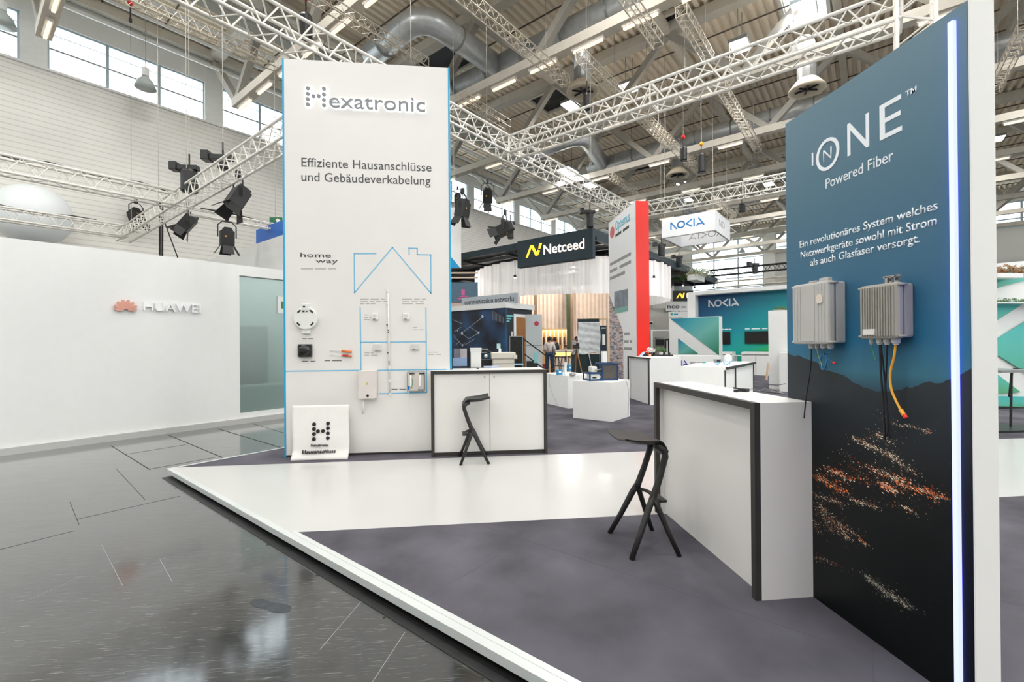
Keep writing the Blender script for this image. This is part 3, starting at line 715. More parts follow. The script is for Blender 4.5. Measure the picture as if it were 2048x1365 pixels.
# risers, couplers printed beside the line drawing
DUCTP = pm('white_plastic', (226, 226, 222), .4, var=.02)
t = thing('riser_pipe', 'white plastic riser pipe up the middle of the house diagram', 'pipe', W(778, 790)+V((0, -.02, 0)))
build(MB().tube(tuple(W(776.5, 586)+V((0, -.02, 0))), tuple(W(780, 788)+V((0, -.02, 0))), .0085, 8), 'tube', DUCTP, t, smooth=True)
for x, y in [(776, 582), (776, 607), (778, 684), (779, 736), (780, 762), (781, 789)]:
    c = W(x, y); build(MB().tube((c.x, F-.02, c.z-.018), (c.x, F-.02, c.z+.018), .015, 10), 'coupler', DUCTP, t)
for x, y in [(774.5, 650), (777.5, 661), (777.5, 665), (776, 706), (778.7, 724), (778.7, 728)]:
    c = W(x, y); bx('clip', INK, t, FB, c.x-.008, c.x+.008, F-.03, F-.008, c.z-.008, c.z+.008)
def box_on(name, label, cat, l, r, tp, bt, dep, mat, par=None):
    a = W(l, (tp+bt)/2); b = W(r, (tp+bt)/2); z1 = W((l+r)/2, tp).z; z0 = W((l+r)/2, bt).z
    t = thing(name, label, cat, ((a.x+b.x)/2, F-.001, z0))
    o = bx('body', mat, t, FB, a.x, b.x, F-dep-.001, F-.001, z0, z1, bevel=.006)
    return t, a.x, b.x, z0, z1
GP = pm('pale_grey_plastic', (216, 208, 203), .45, var=.02)
t, x0, x1, z0, z1 = box_on('distribution_box', 'closed pale grey wall box with a yellow warning triangle', 'electrical box', 720, 756, 740.5, 796, .11, GP)
c = W(738, 766); build(MB().prism([(c.x-.017, c.z-.014), (c.x+.017, c.z-.014), (c.x, c.z+.016)], F-.1135, F-.11, 'y'), 'warning_triangle', pm('warning_yellow', (196, 186, 60), .5, var=0), t)
build(MB().tube((x0+.12, F-.118, z0+.04), (x0+.12, F-.11, z0+.04), .016, 12), 'lock', MATTE, t)
bx('lid_seam', GREYM, t, FB, x0-.001, x1+.001, F-.03, F-.026, z0+.02, z1-.01)
build(MB().tube((x0+.05, F-.05, z0), (x0+.05, F-.05, z0-.2), .013, 8).tube((x1-.05, F-.05, z0), (x1-.05, F-.05, z0-.03), .013, 8), 'cable_stub', DUCTP, t, smooth=True)
t, x0, x1, z0, z1 = box_on('open_splice_box', 'open grey wall box showing white splice trays and a blue plug', 'electrical box', 815, 850, 743, 783, .05, GREYM)
bx('back_plate', pm('splice_plate', (205, 196, 190), .5, var=.04), t, FB, x0+.012, x1-.012, F-.056, F-.05, z0+.012, z1-.012)
for k in (0, 1):
    for j in range(6):
        xx = x0+.03+k*.13+j*.012; bx('gland', MATTE, t, FB, xx, xx+.008, F-.07, F-.05, z1-.035, z1-.018)
for xx in (x0+.04, x0+.155): bx('splice_tray', PAINT, t, FB, xx, xx+.022, F-.075, F-.056, z0+.07, z1-.05)
for j in range(5): bx('gland', GREYM, t, FB, x0+.14+j*.018, x0+.15+j*.018, F-.07, F-.056, z0+.015, z0+.035)
build(MB().tube((x0+.022, F-.07, z0+.03), (x0+.022, F-.07, z0+.08), .012, 8), 'blue_plug', pm('blue_plastic', (28, 120, 180), .4, var=.03), t)
build(MB().path([(x0+.022, F-.06, z0+.03), (x0+.024, F-.04, z0-.1), (x0+.04, F-.02, z0-.28)], .005, 6), 'fibre_cable', DUCTP, t)
build(MB().path([(x0+.05, F-.065, z1-.05), (x0+.075, F-.07, (z0+z1)/2), (x0+.06, F-.065, z0+.05)], .004, 5), 'green_wire', pm('green_wire', (60, 150, 110), .5, var=0), t)
t, x0, x1, z0, z1 = box_on('splice_camera_box', 'square black wall device with a glossy round dome', 'wall device', 598, 625, 689, 714.5, .05, MATTE)
build(MB(FL(((x0+x1)/2, F-.051, (z0+z1)/2))).grid(lambda u, v: (.078*math.sin(v*math.pi/2)*math.cos(u*2*math.pi), -.035*math.cos(v*math.pi/2), .078*math.sin(v*math.pi/2)*math.sin(u*2*math.pi)), 24, 6), 'dome', pm('glossy_black', (34, 34, 34), .12, var=0), t, smooth=True)
for sx in (0, 1):
    for sz in (0, 1): c = (x0+.012 if not sx else x1-.012, z0+.012 if not sz else z1-.012); build(MB().tube((c[0], F-.053, c[1]), (c[0], F-.05, c[1]), .006, 8), 'screw', GREYM, t)
# round white module with four notches
c = W(613.5, 637); R = .148
t = thing('wall_module', 'round white wall module with four dark corner notches', 'wall device', (c.x, F-.001, c.z-R))
prof = [(c.x+R*math.cos(2*math.pi*k/32), c.z+R*math.sin(2*math.pi*k/32)) for k in range(32)]
build(MB().prism(prof, F-.055, F-.001, 'y'), 'disc', DUCTP, t, bevel=.01)
bx('top_tab', DUCTP, t, FB, c.x-.045, c.x+.05, F-.06, F-.001, c.z+.1, c.z+.185, bevel=.006)
bx('bottom_tab', DUCTP, t, FB, c.x-.05, c.x+.05, F-.035, F-.001, c.z-.2, c.z-.12, bevel=.006)
for an in (48, 132, 222, 318):
    a = math.radians(an); u = V((math.cos(a), 0, math.sin(a))); s = V((-u.z, 0, u.x)); m = V((c.x, F-.0565, c.z))+u*.112
    build(MB().add([tuple(m-s*.03-u*.009), tuple(m+s*.03-u*.009), tuple(m+s*.02+u*.012), tuple(m-s*.02+u*.012)]+[tuple(V(q)+V((0, -.002, 0))) for q in (m-s*.03-u*.009, m+s*.03-u*.009, m+s*.02+u*.012, m-s*.02+u*.012)], [(0, 1, 2, 3), (4, 7, 6, 5), (0, 4, 5, 1), (1, 5, 6, 2), (2, 6, 7, 3), (3, 7, 4, 0)]), 'notch', MATTE, t)
for dx, dz, s in [(-.012, .145, .014), (-.02, .085, .012), (.02, .085, .008)]: bx('port', MATTE, t, FB, c.x+dx-s, c.x+dx+s, F-.064, F-.055, c.z+dz-s*.7, c.z+dz+s*.7)
# tube samples
for y, yy, l, m in [(702, 704, 'orange tube sample with a clear sleeve, upper of the pair', pm('orange_tube', (226, 120, 50), .4, var=.04)), (711, 713, 'orange tube sample with a dark red collar, lower of the pair', pm('orange_tube', (226, 120, 50), .4))]:
    a = W(660, y-1); b = W(684, y); c2 = W(704, yy)
    t = thing('tube_sample', l, 'tube sample', (b.x, F-.02, b.z-.01))
    build(MB().tube((b.x, F-.018, b.z), (c2.x, F-.018, c2.z), .0125, 10), 'tube', m, t, smooth=True)
    build(MB().tube((a.x, F-.015, a.z), (b.x, F-.018, b.z), .004, 8), 'clear_sleeve', DUCTP, t, smooth=True)
    if 'red' in l: build(MB().tube((b.x+.02, F-.018, b.z-.002), (b.x+.085, F-.018, b.z-.006), .0145, 10), 'collar', pm('dark_red_plastic', (170, 30, 50), .4, var=0), t)
SOCK = pm('socket_grey', (208, 207, 202), .4, var=.02)
for l, r, tp, bt, lab in [(748, 763, 688, 702, 'small pale wall socket left of the riser below the blue line'), (823, 838, 688, 700, 'small pale wall socket right of the riser below the blue line'), (744, 757, 627, 640, 'faint white wall socket in the upper left room of the diagram'), (806, 819, 627, 640, 'faint white wall socket in the upper right room of the diagram')]:
    t, x0, x1, z0, z1 = box_on('wall_socket', lab, 'socket', l, r, tp, bt, .035, SOCK if tp > 680 else DUCTP)
    bx('port', INK, t, FB, x0+.02, x0+.05, F-.038, F-.034, z0+.004, z0+.012); bx('inner_frame', SOCK, t, FB, x0+.02, x1-.02, F-.039, F-.035, z0+.03, z1-.015)

# ---- white cloth bag leaning on the tower
BAG = pm('white_cloth', (232, 229, 225), .85, var=.02, bump=.25, bscale=40)
F = 5.90
a0 = W(584, 922); a1 = W(698, 917)
t = thing('cloth_banner', 'white cloth sign with black dots leaning against the tower foot', 'banner', ((a0.x+a1.x)/2, F, 0))
hh = W(690, 811).z
def bagf(u, v):
    x = a0.x+(a1.x-a0.x)*u; z = .004+hh*v
    y = F+.03*v+.012*math.sin(5*u+2*v)*(1-v)**2-.05*max(0, .16-v)/.16+.01*math.sin(17*u)*max(0, .25-v)
    return (x+.006*math.sin(6*v), y, z)
build(MB().grid(bagf, 24, 24), 'cloth', BAG, t, smooth=True, solid=.004)
_F = F; F = 5.90
dots = [(x, y) for x, ys in ((627.5, (849.5, 859, 869, 879)), (655.5, (848, 857.5, 867.5, 877)))for y in ys]+[(635.5, 863.5), (645.5, 863)]
for x, y in dots:
    p = W(x, y); rr = .0255
    build(MB().prism([(p.x+rr*math.cos(math.pi/6+k*math.pi/3), p.z+rr*math.sin(math.pi/6+k*math.pi/3)) for k in range(6)], F+.03*p.z/hh-.012, F+.03*p.z/hh+.02, 'y'), 'printed_dot', MATTE, t)
text('lettering', 'Hexatronic', W(622, 893.5), W(657, 893), 4.6*6/FPX, INK, t, N, depth=.012, lift=-.004, bold=.002)
text('lettering', 'Hausanschluss', W(605.5, 907.5), W(672, 905.5), 6.5*6/FPX, INK, t, N, depth=.03, lift=-.004)

# ---- counter by the tower
CX0, CX1, CY, CH = -.43, 1.072, 5.815, 1.097
t = thing('counter', 'white two door counter with a black framed edge beside the logo tower', 'counter', ((CX0+CX1)/2, CY+.15, 0))
bx('carcass', WHITE, t, FB, CX0+.004, TX1+.005, CY+.05, TY-.006, .0, CH-.002)
bx('carcass', WHITE, t, FB, TX1+.006, CX1-.004, CY+.05, 6.4, .0, CH-.002)
bx('worktop', WHITE, t, FB, TX1+.006, CX1, CY+.04, 6.4, CH-.002, CH)
bx('worktop', WHITE, t, FB, CX0, TX1+.005, CY+.04, TY-.006, CH-.002, CH)
bx('frame_edge', BLACK, t, FB, CX0, CX1, CY, CY+.05, CH-.035, CH)
bx('frame_edge', BLACK, t, FB, CX0, CX0+.035, CY, CY+.05, 0, CH-.035)
bx('frame_edge', BLACK, t, FB, CX1-.035, CX1, CY, CY+.05, 0, CH-.035)
bx('plinth_recess', BLACK, t, FB, CX0+.035, CX1-.035, CY+.03, CY+.05, 0, .045)
xm = PY(979.5, 820, CY+.03).x
for xa, xb, lx in ((CX0+.04, xm-.003, xm-.075), (xm+.003, CX1-.04, xm+.05)):
    d = bx('door', WHITE, t, FB, xa, xb, CY+.026, CY+.048, .05, CH-.04, bevel=.001)
    o = build(MB().tube((lx+.01, CY+.022, CH-.085), (lx+.01, CY+.03, CH-.085), .011, 12), 'lock', GREYM, d)

# ---- stools
def stool(label, c, rot):
    t = thing('bar_stool', label, 'bar stool', (c[0], c[1], c[2]), rot, 'angular black bar stools'); f = FL(c, rot)
    def top(u, v):
        x = -.20+.34*u; hw = .205-.075*u**1.3; y = (v*2-1)*hw
        z = .775+.03*(1-u)*(abs(v*2-1)**2.2)-.012*math.sin(math.pi*u)-.085*max(0, (u-.78)/.22)**2
        return (x, y, z)
    mb = MB(f).grid(top, 16, 12)
    nb = len(mb.v)
    build(mb, 'seat', STOOL, t, smooth=True)
    th = lambda u, v: (top(u, v)[0]*.985, top(u, v)[1]*.96, top(u, v)[2]-.012-.035*min(1, 3*u)*(1-(abs(v*2-1))**3)*(.4+.6*u))
    # closed shell: underside and rim
    mb = MB(f).grid(th, 16, 12)
    rim = [(i/16, 0) for i in range(17)]+[(1, j/12) for j in range(1, 13)]+[(i/16, 1) for i in range(15, -1, -1)]+[(0, j/12) for j in range(11, 0, -1)]
    for (a, b) in zip(rim, rim[1:]+rim[:1]): mb.quad(top(*a), top(*b), th(*b), th(*a))
    build(mb, 'seat_shell', STOOL, t)
    for s in (-1, 1):
        J = (.015, s*.135, .36)
        o = build(MB(f).path([(.06, s*.1, .735), (.112, s*.118, .70), (.118, s*.122, .655), (.075, s*.13, .52), (.03, s*.135, .40), J], [.03, .027, .023, .022, .024, .026], 10), 'upright', STOOL, t, smooth=True)
        build(MB(f).path([(.03, s*.135, .40), (-.01, s*.15, .33), (-.09, s*.18, .16), (-.17, s*.215, 0)], [.022, .023, .02, .018], 10), 'leg', STOOL, t, smooth=True)
        build(MB(f).path([(.02, s*.135, .38), (.045, s*.15, .32), (.105, s*.18, .16), (.17, s*.215, 0)], [.02, .02, .018, .016], 10), 'leg', STOOL, t, smooth=True)
    build(MB(f).path([(.015, -.135, .36), (.08, -.1, .345), (.105, 0, .34), (.08, .1, .345), (.015, .135, .36)], [.02, .022, .024, .022, .02], 8, flat=.5), 'footrest', STOOL, t, smooth=True)
    build(MB(f).box(.085, .14, -.1, .1, .325, .343), 'footrest_plate', STOOL, t, bevel=.004)
    return t
stool('angular black stool near the camera, in front of the white counter at the dark panel', (1.265, 3.125, 0), .02)
stool('angular black stool on the white floor band, in front of the two door counter', (.105, 5.6, .001), math.pi+.03)

# ---- right counter
X0, X1, Y0, Y1, HC = 1.612, 1.959, 2.363, 3.71, 1.108
t = thing('counter', 'white counter with a black edge attached to the dark blue panel', 'counter', ((X0+X1)/2, (Y0+Y1)/2, 0))
bx('end_panel', WHITE, t, FB, X0+.035, X1, Y0, Y0+.03, 0, HC-.0)
bx('end_panel', WHITE, t, FB, X0+.035, X1, Y1-.03, Y1, 0, HC)
bx('worktop', WHITE, t, FB, X0+.035, X1, Y0+.03, Y1-.03, HC-.04, HC)
bx('front_panel', WHITE, t, FB, X0+.072, X0+.09, Y0+.03, Y1-.03, 0, HC-.04)
bx('side_cheek', WHITE, t, FB, X0+.09, X1, Y0+.031, Y0+.05, 0, HC-.041)
bx('frame_edge', BLACK, t, FB, X0, X0+.035, Y0, Y1, HC-.04, HC)
bx('frame_edge', BLACK, t, FB, X0, X0+.035, Y0, Y0+.038, 0, HC-.04)
bx('frame_edge', BLACK, t, FB, X0, X0+.035, Y1-.038, Y1, 0, HC-.04)
# thin metal rods and adapter lying on it
def cab(name, label, pts, r=.003, m=CABLE, cat='cable'):
    o = build(MB().path([tuple(p) for p in pts], r, 6), name, m); return tag(o, label, cat)
K = lambda x, y, h=.004: Z(x, y, HC)+V((0, 0, h))
cab('black_rod', 'thin black rod lying on the right counter top', [K(1467, 778, .006), K(1478, 779.5, .006), K(1490, 783, .006)], .006, cat='rod')
t = thing('power_adapter', 'small black power adapter on the right counter top', 'adapter', K(1486, 785, 0))
c = K(1486, 784, 0); bx('body', MATTE, t, FL((c.x, c.y, HC), .5), -.012, .03, -.03, .03, .001, .022, bevel=.003)
c = K(1472, 785, 0); bx('plug', MATTE, t, FL((c.x, c.y, HC), .2), -.01, .01, -.012, .012, .001, .018, bevel=.002)
cab('loose_cable', 'thin grey cable curling across the right counter top', [K(*q) for q in [(1492, 782), (1505, 779), (1518, 783), (1530, 778.5), (1545, 784), (1560, 787), (1572, 790)]], .002, GREYM)
cab('loose_cable', 'second thin cable crossing toward the dark panel', [K(*q) for q in [(1538, 779), (1552, 781), (1560, 786), (1571, 790)]], .002, GREYM)
cab('black_rod', 'longer thin black rod at the back of the right counter', [K(1524, 785, .004), K(1570, 790, .004)], .0025, cat='rod')
cab('loose_cable', 'black cable and plug at the far back of the right counter', [K(*q) for q in [(1536, 771), (1556, 772), (1565, 770), (1571, 769)]], .003)

# ---- dark blue panel with printed night valley
PXF, PYN, PYF, PH = 1.96, 1.55, 2.552, 2.783
def night_mat():
    m = bpy.data.materials.new('night_valley_print'); m.use_nodes = True; nt = m.node_tree; b = nt.nodes['Principled BSDF']
    b.inputs['Roughness'].default_value = .42; b.inputs['Specular IOR Level'].default_value = .3
    g = nt.nodes.new('ShaderNodeNewGeometry'); sp = nt.nodes.new('ShaderNodeSeparateXYZ')
    nt.links.new(g.outputs['Position'], sp.inputs[0])
    def M(op, a, b_=None, c=None):
        n = nt.nodes.new('ShaderNodeMath'); n.operation = op
        for i, v in enumerate((a, b_, c)):
            if v is None: continue
            if isinstance(v, (int, float)): n.inputs[i].default_value = v
            else: nt.links.new(v, n.inputs[i])
        return n.outputs[0]
    zz = M('DIVIDE', sp.outputs['Z'], PH)
    r = nt.nodes.new('ShaderNodeValToRGB'); e = r.color_ramp.elements
    cols = [(0, (4, 10, 10)), (.30, (8, 14, 15)), (.36, (16, 22, 26)), (.42, (30, 40, 47)), (.47, (56, 112, 134)), (.52, (40, 106, 142)), (.62, (56, 104, 134)), (.78, (78, 114, 134)), (1, (104, 132, 146))]
    e[0].position = 0; e[0].color = lin(cols[0][1]); e[1].position = 1; e[1].color = lin(cols[-1][1])
    for p_, c_ in cols[1:-1]: k_ = e.new(p_); k_.color = lin(c_)
    nt.links.new(zz, r.inputs[0])
    # mountain ridge line: valley in the middle
    n = nt.nodes.new('ShaderNodeTexNoise'); n.noise_dimensions = '1D'; n.inputs['Scale'].default_value = 5; n.inputs['Detail'].default_value = 9
    nt.links.new(sp.outputs['Y'], n.inputs['W'])
    valley = M('ABSOLUTE', M('SUBTRACT', sp.outputs['Y'], 1.94))
    ridge = M('ADD', M('ADD', 1.20, M('MULTIPLY', valley, .33)), M('MULTIPLY', M('SUBTRACT', n.outputs['Fac'], .5), .10))
    mask = M('GREATER_THAN', ridge, sp.outputs['Z'])
    r2 = nt.nodes.new('ShaderNodeValToRGB'); e = r2.color_ramp.elements
    e[0].position = .0; e[0].color = lin((5, 10, 10)); e[1].position = .5; e[1].color = lin((54, 62, 68))
    k_ = e.new(.30); k_.color = lin((10, 16, 17)); k_ = e.new(.38); k_.color = lin((34, 42, 48))
    nt.links.new(zz, r2.inputs[0])
    n2 = nt.nodes.new('ShaderNodeTexNoise'); n2.inputs['Scale'].default_value = 5; n2.inputs['Detail'].default_value = 6; nt.links.new(g.outputs['Position'], n2.inputs['Vector'])
    mm = nt.nodes.new('ShaderNodeMix'); mm.data_type = 'RGBA'; mm.blend_type = 'MULTIPLY'; mm.inputs[0].default_value = .5
    nt.links.new(r2.outputs[0], mm.inputs[6]); nt.links.new(n2.outputs['Fac'], mm.inputs[7])
    mx = nt.nodes.new('ShaderNodeMix'); mx.data_type = 'RGBA'
    nt.links.new(mask, mx.inputs[0]); nt.links.new(r.outputs[0], mx.inputs[6]); nt.links.new(mm.outputs[2], mx.inputs[7])
    nt.links.new(mx.outputs[2], b.inputs['Base Color']); return m
NIGHT = night_mat()
pn = thing('info_panel', 'dark blue panel with a night valley print and a white upright end', 'exhibition wall', (2.01, 2.05, 0))
LY0, LY1 = 1.592, 1.618
bx('wall_core', PAINT, pn, FB, PXF+.012, 2.067, PYN, PYF, 0, PH)
bx('print_board', NIGHT, pn, FB, PXF, PXF+.012, LY1, PYF, 0, PH-.003)
bx('print_board', NIGHT, pn, FB, PXF, PXF+.012, PYN+.002, LY0, 0, PH-.003)
bx('print_board', NIGHT, pn, FB, PXF, PXF+.012, LY0, LY1, 2.735, PH-.003)
bx('end_panel', PAINT, pn, FB, PXF, 2.067, PYN-.006, PYN, 0, PH)
LEDB = pm('blue_white_led', (120, 126, 255), .4, var=0, emit=3.9)
bx('light_strip', LEDB, pn, FB, PXF-.012, PXF+.0118, LY0+.005, LY1-.003, .0, 2.735)
# printed village lights, streaks of tiny dots
WARM = [pm('print_white_gold', (255, 240, 214), .5, var=0), pm('print_orange', (255, 132, 50), .5, var=0), pm('print_rust', (150, 52, 22), .5, var=0), pm('print_silver', (176, 172, 160), .5, var=0)]
rnd = random.Random(3); mbs = [MB() for _ in WARM]
def dot(y, z, s, k, ang=.35):
    if not (LY1+.012 < y < PYF-.004): return
    c, sn = math.cos(ang), math.sin(ang); l = s*rnd.uniform(.6, 1.5); h = s*.6
    q = [(PXF-.0008-.0002*k, y+(-u*c+v*sn), z+(u*-sn*-1*-1+v*c)) for u, v in ((-l, -h), (l, -h), (l, h), (-l, h))]
    mbs[k].quad(*q)
def streak(p, q, n, spread, size, mix, curve=0):
    for i in range(int(n*1.7)):
        t = rnd.random(); u = t+0
        y = p[0]+(q[0]-p[0])*u; z = p[1]+(q[1]-p[1])*u+curve*4*u*(1-u)
        k_ = rnd.choice((.5, 1, 1, 2.2)); y += rnd.gauss(0, spread*1.5*k_); z += rnd.gauss(0, spread*.62*k_)
        dot(y, z, size*.8*rnd.choice((.35, .5, .6, .8, 1.5)), rnd.choices(range(4), (mix[0]*1.9, mix[1], mix[2], mix[3]))[0], rnd.uniform(.1, .6))
def pp(x, y): q = PX(x, y, PXF); return (q.y, q.z)
for a, b, n, sp, s, mix, cv in [
    ((1705, 875), (1790, 918), 260, .012, .0023, (5, 2, 1, 1), 0), ((1750, 868), (1782, 885), 90, .02, .0022, (5, 1, 1, 1), 0), ((1790, 850), (1860, 865), 90, .008, .0022, (5, 1, 1, 1), .005),
    ((1775, 905), (1822, 945), 130, .014, .0024, (5, 2, 1, 1), 0), ((1735, 935), (1810, 965), 220, .016, .0027, (4, 4, 2, 0), 0), ((1655, 938), (1700, 958), 150, .018, .0034, (3, 5, 3, 0), 0),
    ((1628, 950), (1690, 985), 240, .02, .0034, (2, 6, 4, 0), 0), ((1760, 965), (1790, 985), 150, .013, .0034, (3, 5, 2, 0), 0), ((1795, 968), (1895, 998), 330, .014, .0030, (2, 5, 3, 0), .004),
    ((1700, 1000), (1755, 1015), 120, .010, .0023, (5, 3, 1, 0), 0), ((1630, 990), (1690, 1010), 120, .014, .0024, (5, 3, 2, 0), 0), ((1640, 1010), (1700, 1078), 220, .020, .0022, (5, 3, 2, 0), -.02),
    ((1628, 1040), (1640, 1070), 60, .02, .0022, (5, 3, 2, 0), 0), ((1670, 1040), (1715, 1075), 90, .015, .0024, (3, 4, 3, 0), 0), ((1800, 1010), (1830, 1028), 50, .012, .0024, (3, 4, 2, 0), 0),
    ((1720, 1080), (1738, 1092), 30, .008, .0026, (3, 4, 1, 0), 0), ((1630, 1115), (1675, 1130), 60, .014, .0022, (2, 2, 2, 2), 0), ((1730, 1150), (1775, 1190), 260, .014, .0020, (1, 0, 0, 6), 0),
    ((1780, 1190), (1815, 1210), 180, .018, .0019, (2, 0, 0, 6), 0), ((1745, 1010), (1895, 1000), 40, .02, .002, (2, 2, 2, 1), 0), ((1680, 905), (1700, 915), 25, .02, .002, (3, 3, 1, 0), 0),
    ((1640, 1015), (1660, 1060), 100, .02, .0022, (4, 3, 2, 0), 0), ((1750, 820), (1765, 840), 12, .02, .002, (4, 1, 1, 0), 0), ((1700, 930), (1745, 975), 120, .03, .0018, (1, 2, 4, 0), 0)]:
    streak(pp(*a), pp(*b), n, sp, s, mix, cv)
for k, (mb, m) in enumerate(zip(mbs, WARM)): build(mb, 'printed_lights', m, pn, kind='stuff')
# lettering on the panel
PN = V((-1, 0, 0)); UP = V((0, 0, 1))
def ptext(s, y0, y1, z, ch, zr=None, **k): return text('lettering', s, V((PXF, y0, z)), V((PXF, y1, z)), ch, WHITEP, pn, PN, depth=.002, **k)
LT = [('I', 2.343, 2.337, 2.385, .082)]
bx('lettering', WHITEP, pn, FB, PXF-.003, PXF, 2.332, 2.3415, 2.452-.012, 2.452+.062)
mb = MB(); n = 40; cy, cz = 2.233, 2.463
for k in range(n):
    a, b = 2*math.pi*k/n, 2*math.pi*(k+1)/n
    q = [(cy+rr*math.cos(t)*1.0, cz+rz*math.sin(t)) for rr, rz, t in ((.078, .086, a), (.078, .086, b), (.060, .068, b), (.060, .068, a))]
    mb.add([(PXF-.003, *p) for p in q]+[(PXF-.0002, *p) for p in q], [(0, 1, 2, 3), (7, 6, 5, 4), (0, 4, 5, 1), (2, 6, 7, 3)])
build(mb, 'logo_ring', WHITEP, pn)
ptext('N', 2.262, 2.206, 2.43, .066, bold=-.01)
ptext('N', 2.106, 1.982, 2.398, .165); ptext('E', 1.926, 1.818, 2.398, .165); ptext('TM', 1.800, 1.752, 2.535, .026, bold=.01)
ptext('Powered Fiber', 2.247, 1.860, 2.281, .052)
ptext('Ein revolutionäres System welches', 2.441, 1.669, 1.999, .038, bold=.006)
ptext('Netzwerkgeräte sowohl mit Strom', 2.434, 1.673, 1.937, .038, bold=.006)
ptext('als auch Glasfaser versorgt.', 2.362, 1.744, 1.879, .038, bold=.006)

# ---- wall boxes on the panel
ENC = pm('warm_grey_enclosure', (188, 186, 182), .45, var=.03); ENC2 = pm('grey_rib_enclosure', (160, 156, 148), .45, var=.03)
def enclosure(label, y0, y1, z0, z1, dep, ribs, mat, rib_w, rib_d, plain):
    t = thing('wall_enclosure', label, 'enclosure', (PXF, (y0+y1)/2, z0)); x = PXF
    bx('base', mat, t, FB, x-dep*.55, x-.001, y0+.006, y1-.006, z0+.006, z1-.006, bevel=.01)
    lid = bx('lid', mat, t, FB, x-dep*.95, x-dep*.57, y0, y1, z0, z1, bevel=.012)
    bx('gasket', pm('seam_grey', (120, 118, 112), .6, var=0), t, FB, x-dep*.58, x-dep*.54, y0+.004, y1-.004, z0+.004, z1-.004)
    n = ribs
    for i in range(n):
        yy = y0+.012+(y1-y0-.024)*(i+.5)/n
        if plain[0] < (yy-y0)/(y1-y0) < plain[1]: continue
        bx('rib', mat, lid, FB, x-dep*.95-rib_d, x-dep*.95+.002, yy-rib_w/2, yy+rib_w/2, z0+.012, z1-.012, bevel=.0015)
    for yy in (y0-.004, y1+.004):
        for zz in (z0+.012, z1-.012):
            build(MB().tube((x-dep*.9, yy, zz), (x-dep*.5, yy, zz), .006, 10), 'lug', mat, t, smooth=True)
    return t
e_1 = enclosure('large pale grey ribbed wall box on the left of the dark panel', 2.116, 2.372, 1.437, 1.768, .115, 11, ENC, .004, .003, (.33, .74))
bx('raised_plate', ENC, e_1, FB, PXF-.1125, PXF-.108, 2.205, 2.292, 1.452, 1.752, bevel=.001)
y = 2.166; build(MB().prism([(y-.018, 1.655), (y+.012, 1.65), (y+.02, 1.665), (y+.02, 1.69), (y+.008, 1.7), (y-.018, 1.69)], PXF-.116, PXF-.109, 'x'), 'key_badge', pm('cream_badge', (226, 214, 200), .4, var=0), e_1)
bx('top_latch', ENC, e_1, FB, PXF-.105, PXF-.085, 2.20, 2.25, 1.766, 1.776, bevel=.003); bx('top_latch', ENC, e_1, FB, PXF-.1, PXF-.075, 2.125, 2.185, 1.766, 1.784, bevel=.003)
e_2 = enclosure('smaller grey finned wall box beside the light strip', 1.764, 1.955, 1.462, 1.712, .095, 13, ENC2, .006, .006, (2, 3))
bx('type_label', pm('label_white', (225, 222, 216), .5, var=.02), e_2, FB, PXF-.0985, PXF-.09, 1.868, 1.928, 1.482, 1.508)
mb = MB(); 
for yy in (1.80, 1.845): mb.box(PXF-.06, PXF-.05, yy-.006, yy+.006, 1.712, 1.742)
mb.box(PXF-.06, PXF-.05, 1.785, 1.86, 1.738, 1.746).box(PXF-.06, PXF-.05, 1.82, 1.828, 1.712, 1.742)
build(mb, 'mount_bracket', ENC2, e_2); 
for yy in (1.785, 1.818): bx('bracket_slot', MATTE, e_2, FB, PXF-.0605, PXF-.0595, yy+.002, yy+.018, 1.722, 1.734)
GL = pm('gland_plastic', (206, 206, 202), .4, var=.02)
for t, ys in ((e_1, ((2.30, .016), (2.262, .01), (2.215, .016), (2.17, .016))), (e_2, ((1.93, .01), (1.888, .014), (1.852, .014), (1.81, .016)))):
    z0 = 1.437 if t is e_1 else 1.462
    for yy, r in ys: build(MB().lathe([(r, 0), (r, -.018), (r*.7, -.022), (r*.7, -.026)], (PXF-.05, yy, z0), 12), 'cable_gland', GL, t)
X = PXF-.05
def hang(label, pts, r, m, name='hanging_cable'):
    o = build(MB().path([tuple(p) for p in smooth(pts)], r, 8), name, m, smooth=True); return tag(o, label, 'cable')
hang('black cable hanging from the large wall box over the counter end', [(X, 2.30, 1.415), (X-.003, 2.305, 1.3), (X-.01, 2.33, 1.14), (X-.02, 2.335, 1.02)], .0035, CABLE)
YG = pm('yellow_green_wire', (170, 190, 110), .5, var=.1); FIB = pm('blue_fibre', (34, 120, 170), .4, var=0)
hang('thin yellow green earth wire from the large wall box', [(X, 2.262, 1.41), (X, 2.25, 1.37), (X, 2.232, 1.33), (X, 2.232, 1.30)], .0022, YG)
loop = [(X-.004*math.sin(i), 2.222+.022*math.cos(i*.62+1.2)-.004*(i/10), 1.345+.045*math.sin(i*.62+1.2)) for i in range(22)]
t = thing('fibre_coil', 'coiled thin blue fibre cable with a red tipped plug below the large wall box', 'cable', (X, 2.22, 1.3))
build(MB().path([(X, 2.17, 1.41), (X, 2.172, 1.39)]+loop, .003, 6), 'fibre', FIB, t, smooth=True)
build(MB().path([(X, 2.20, 1.37), (X, 2.17, 1.352), (X, 2.155, 1.34)], .0018, 6), 'pigtail', FIB, t)
build(MB().tube((X, 2.155, 1.343), (X, 2.14, 1.337), .005, 8), 'plug', REDM, t)
hang('short green and white wire under the finned wall box', [(X, 1.93, 1.436), (X, 1.922, 1.40), (X, 1.91, 1.365)], .0026, pm('green_wire', (110, 180, 140), .5))
hang('left black cable of the bundle hanging from the finned wall box', [(X, 1.888, 1.436), (X, 1.884, 1.3), (X, 1.874, 1.16), (X, 1.868, 1.0)], .0045, CABLE)
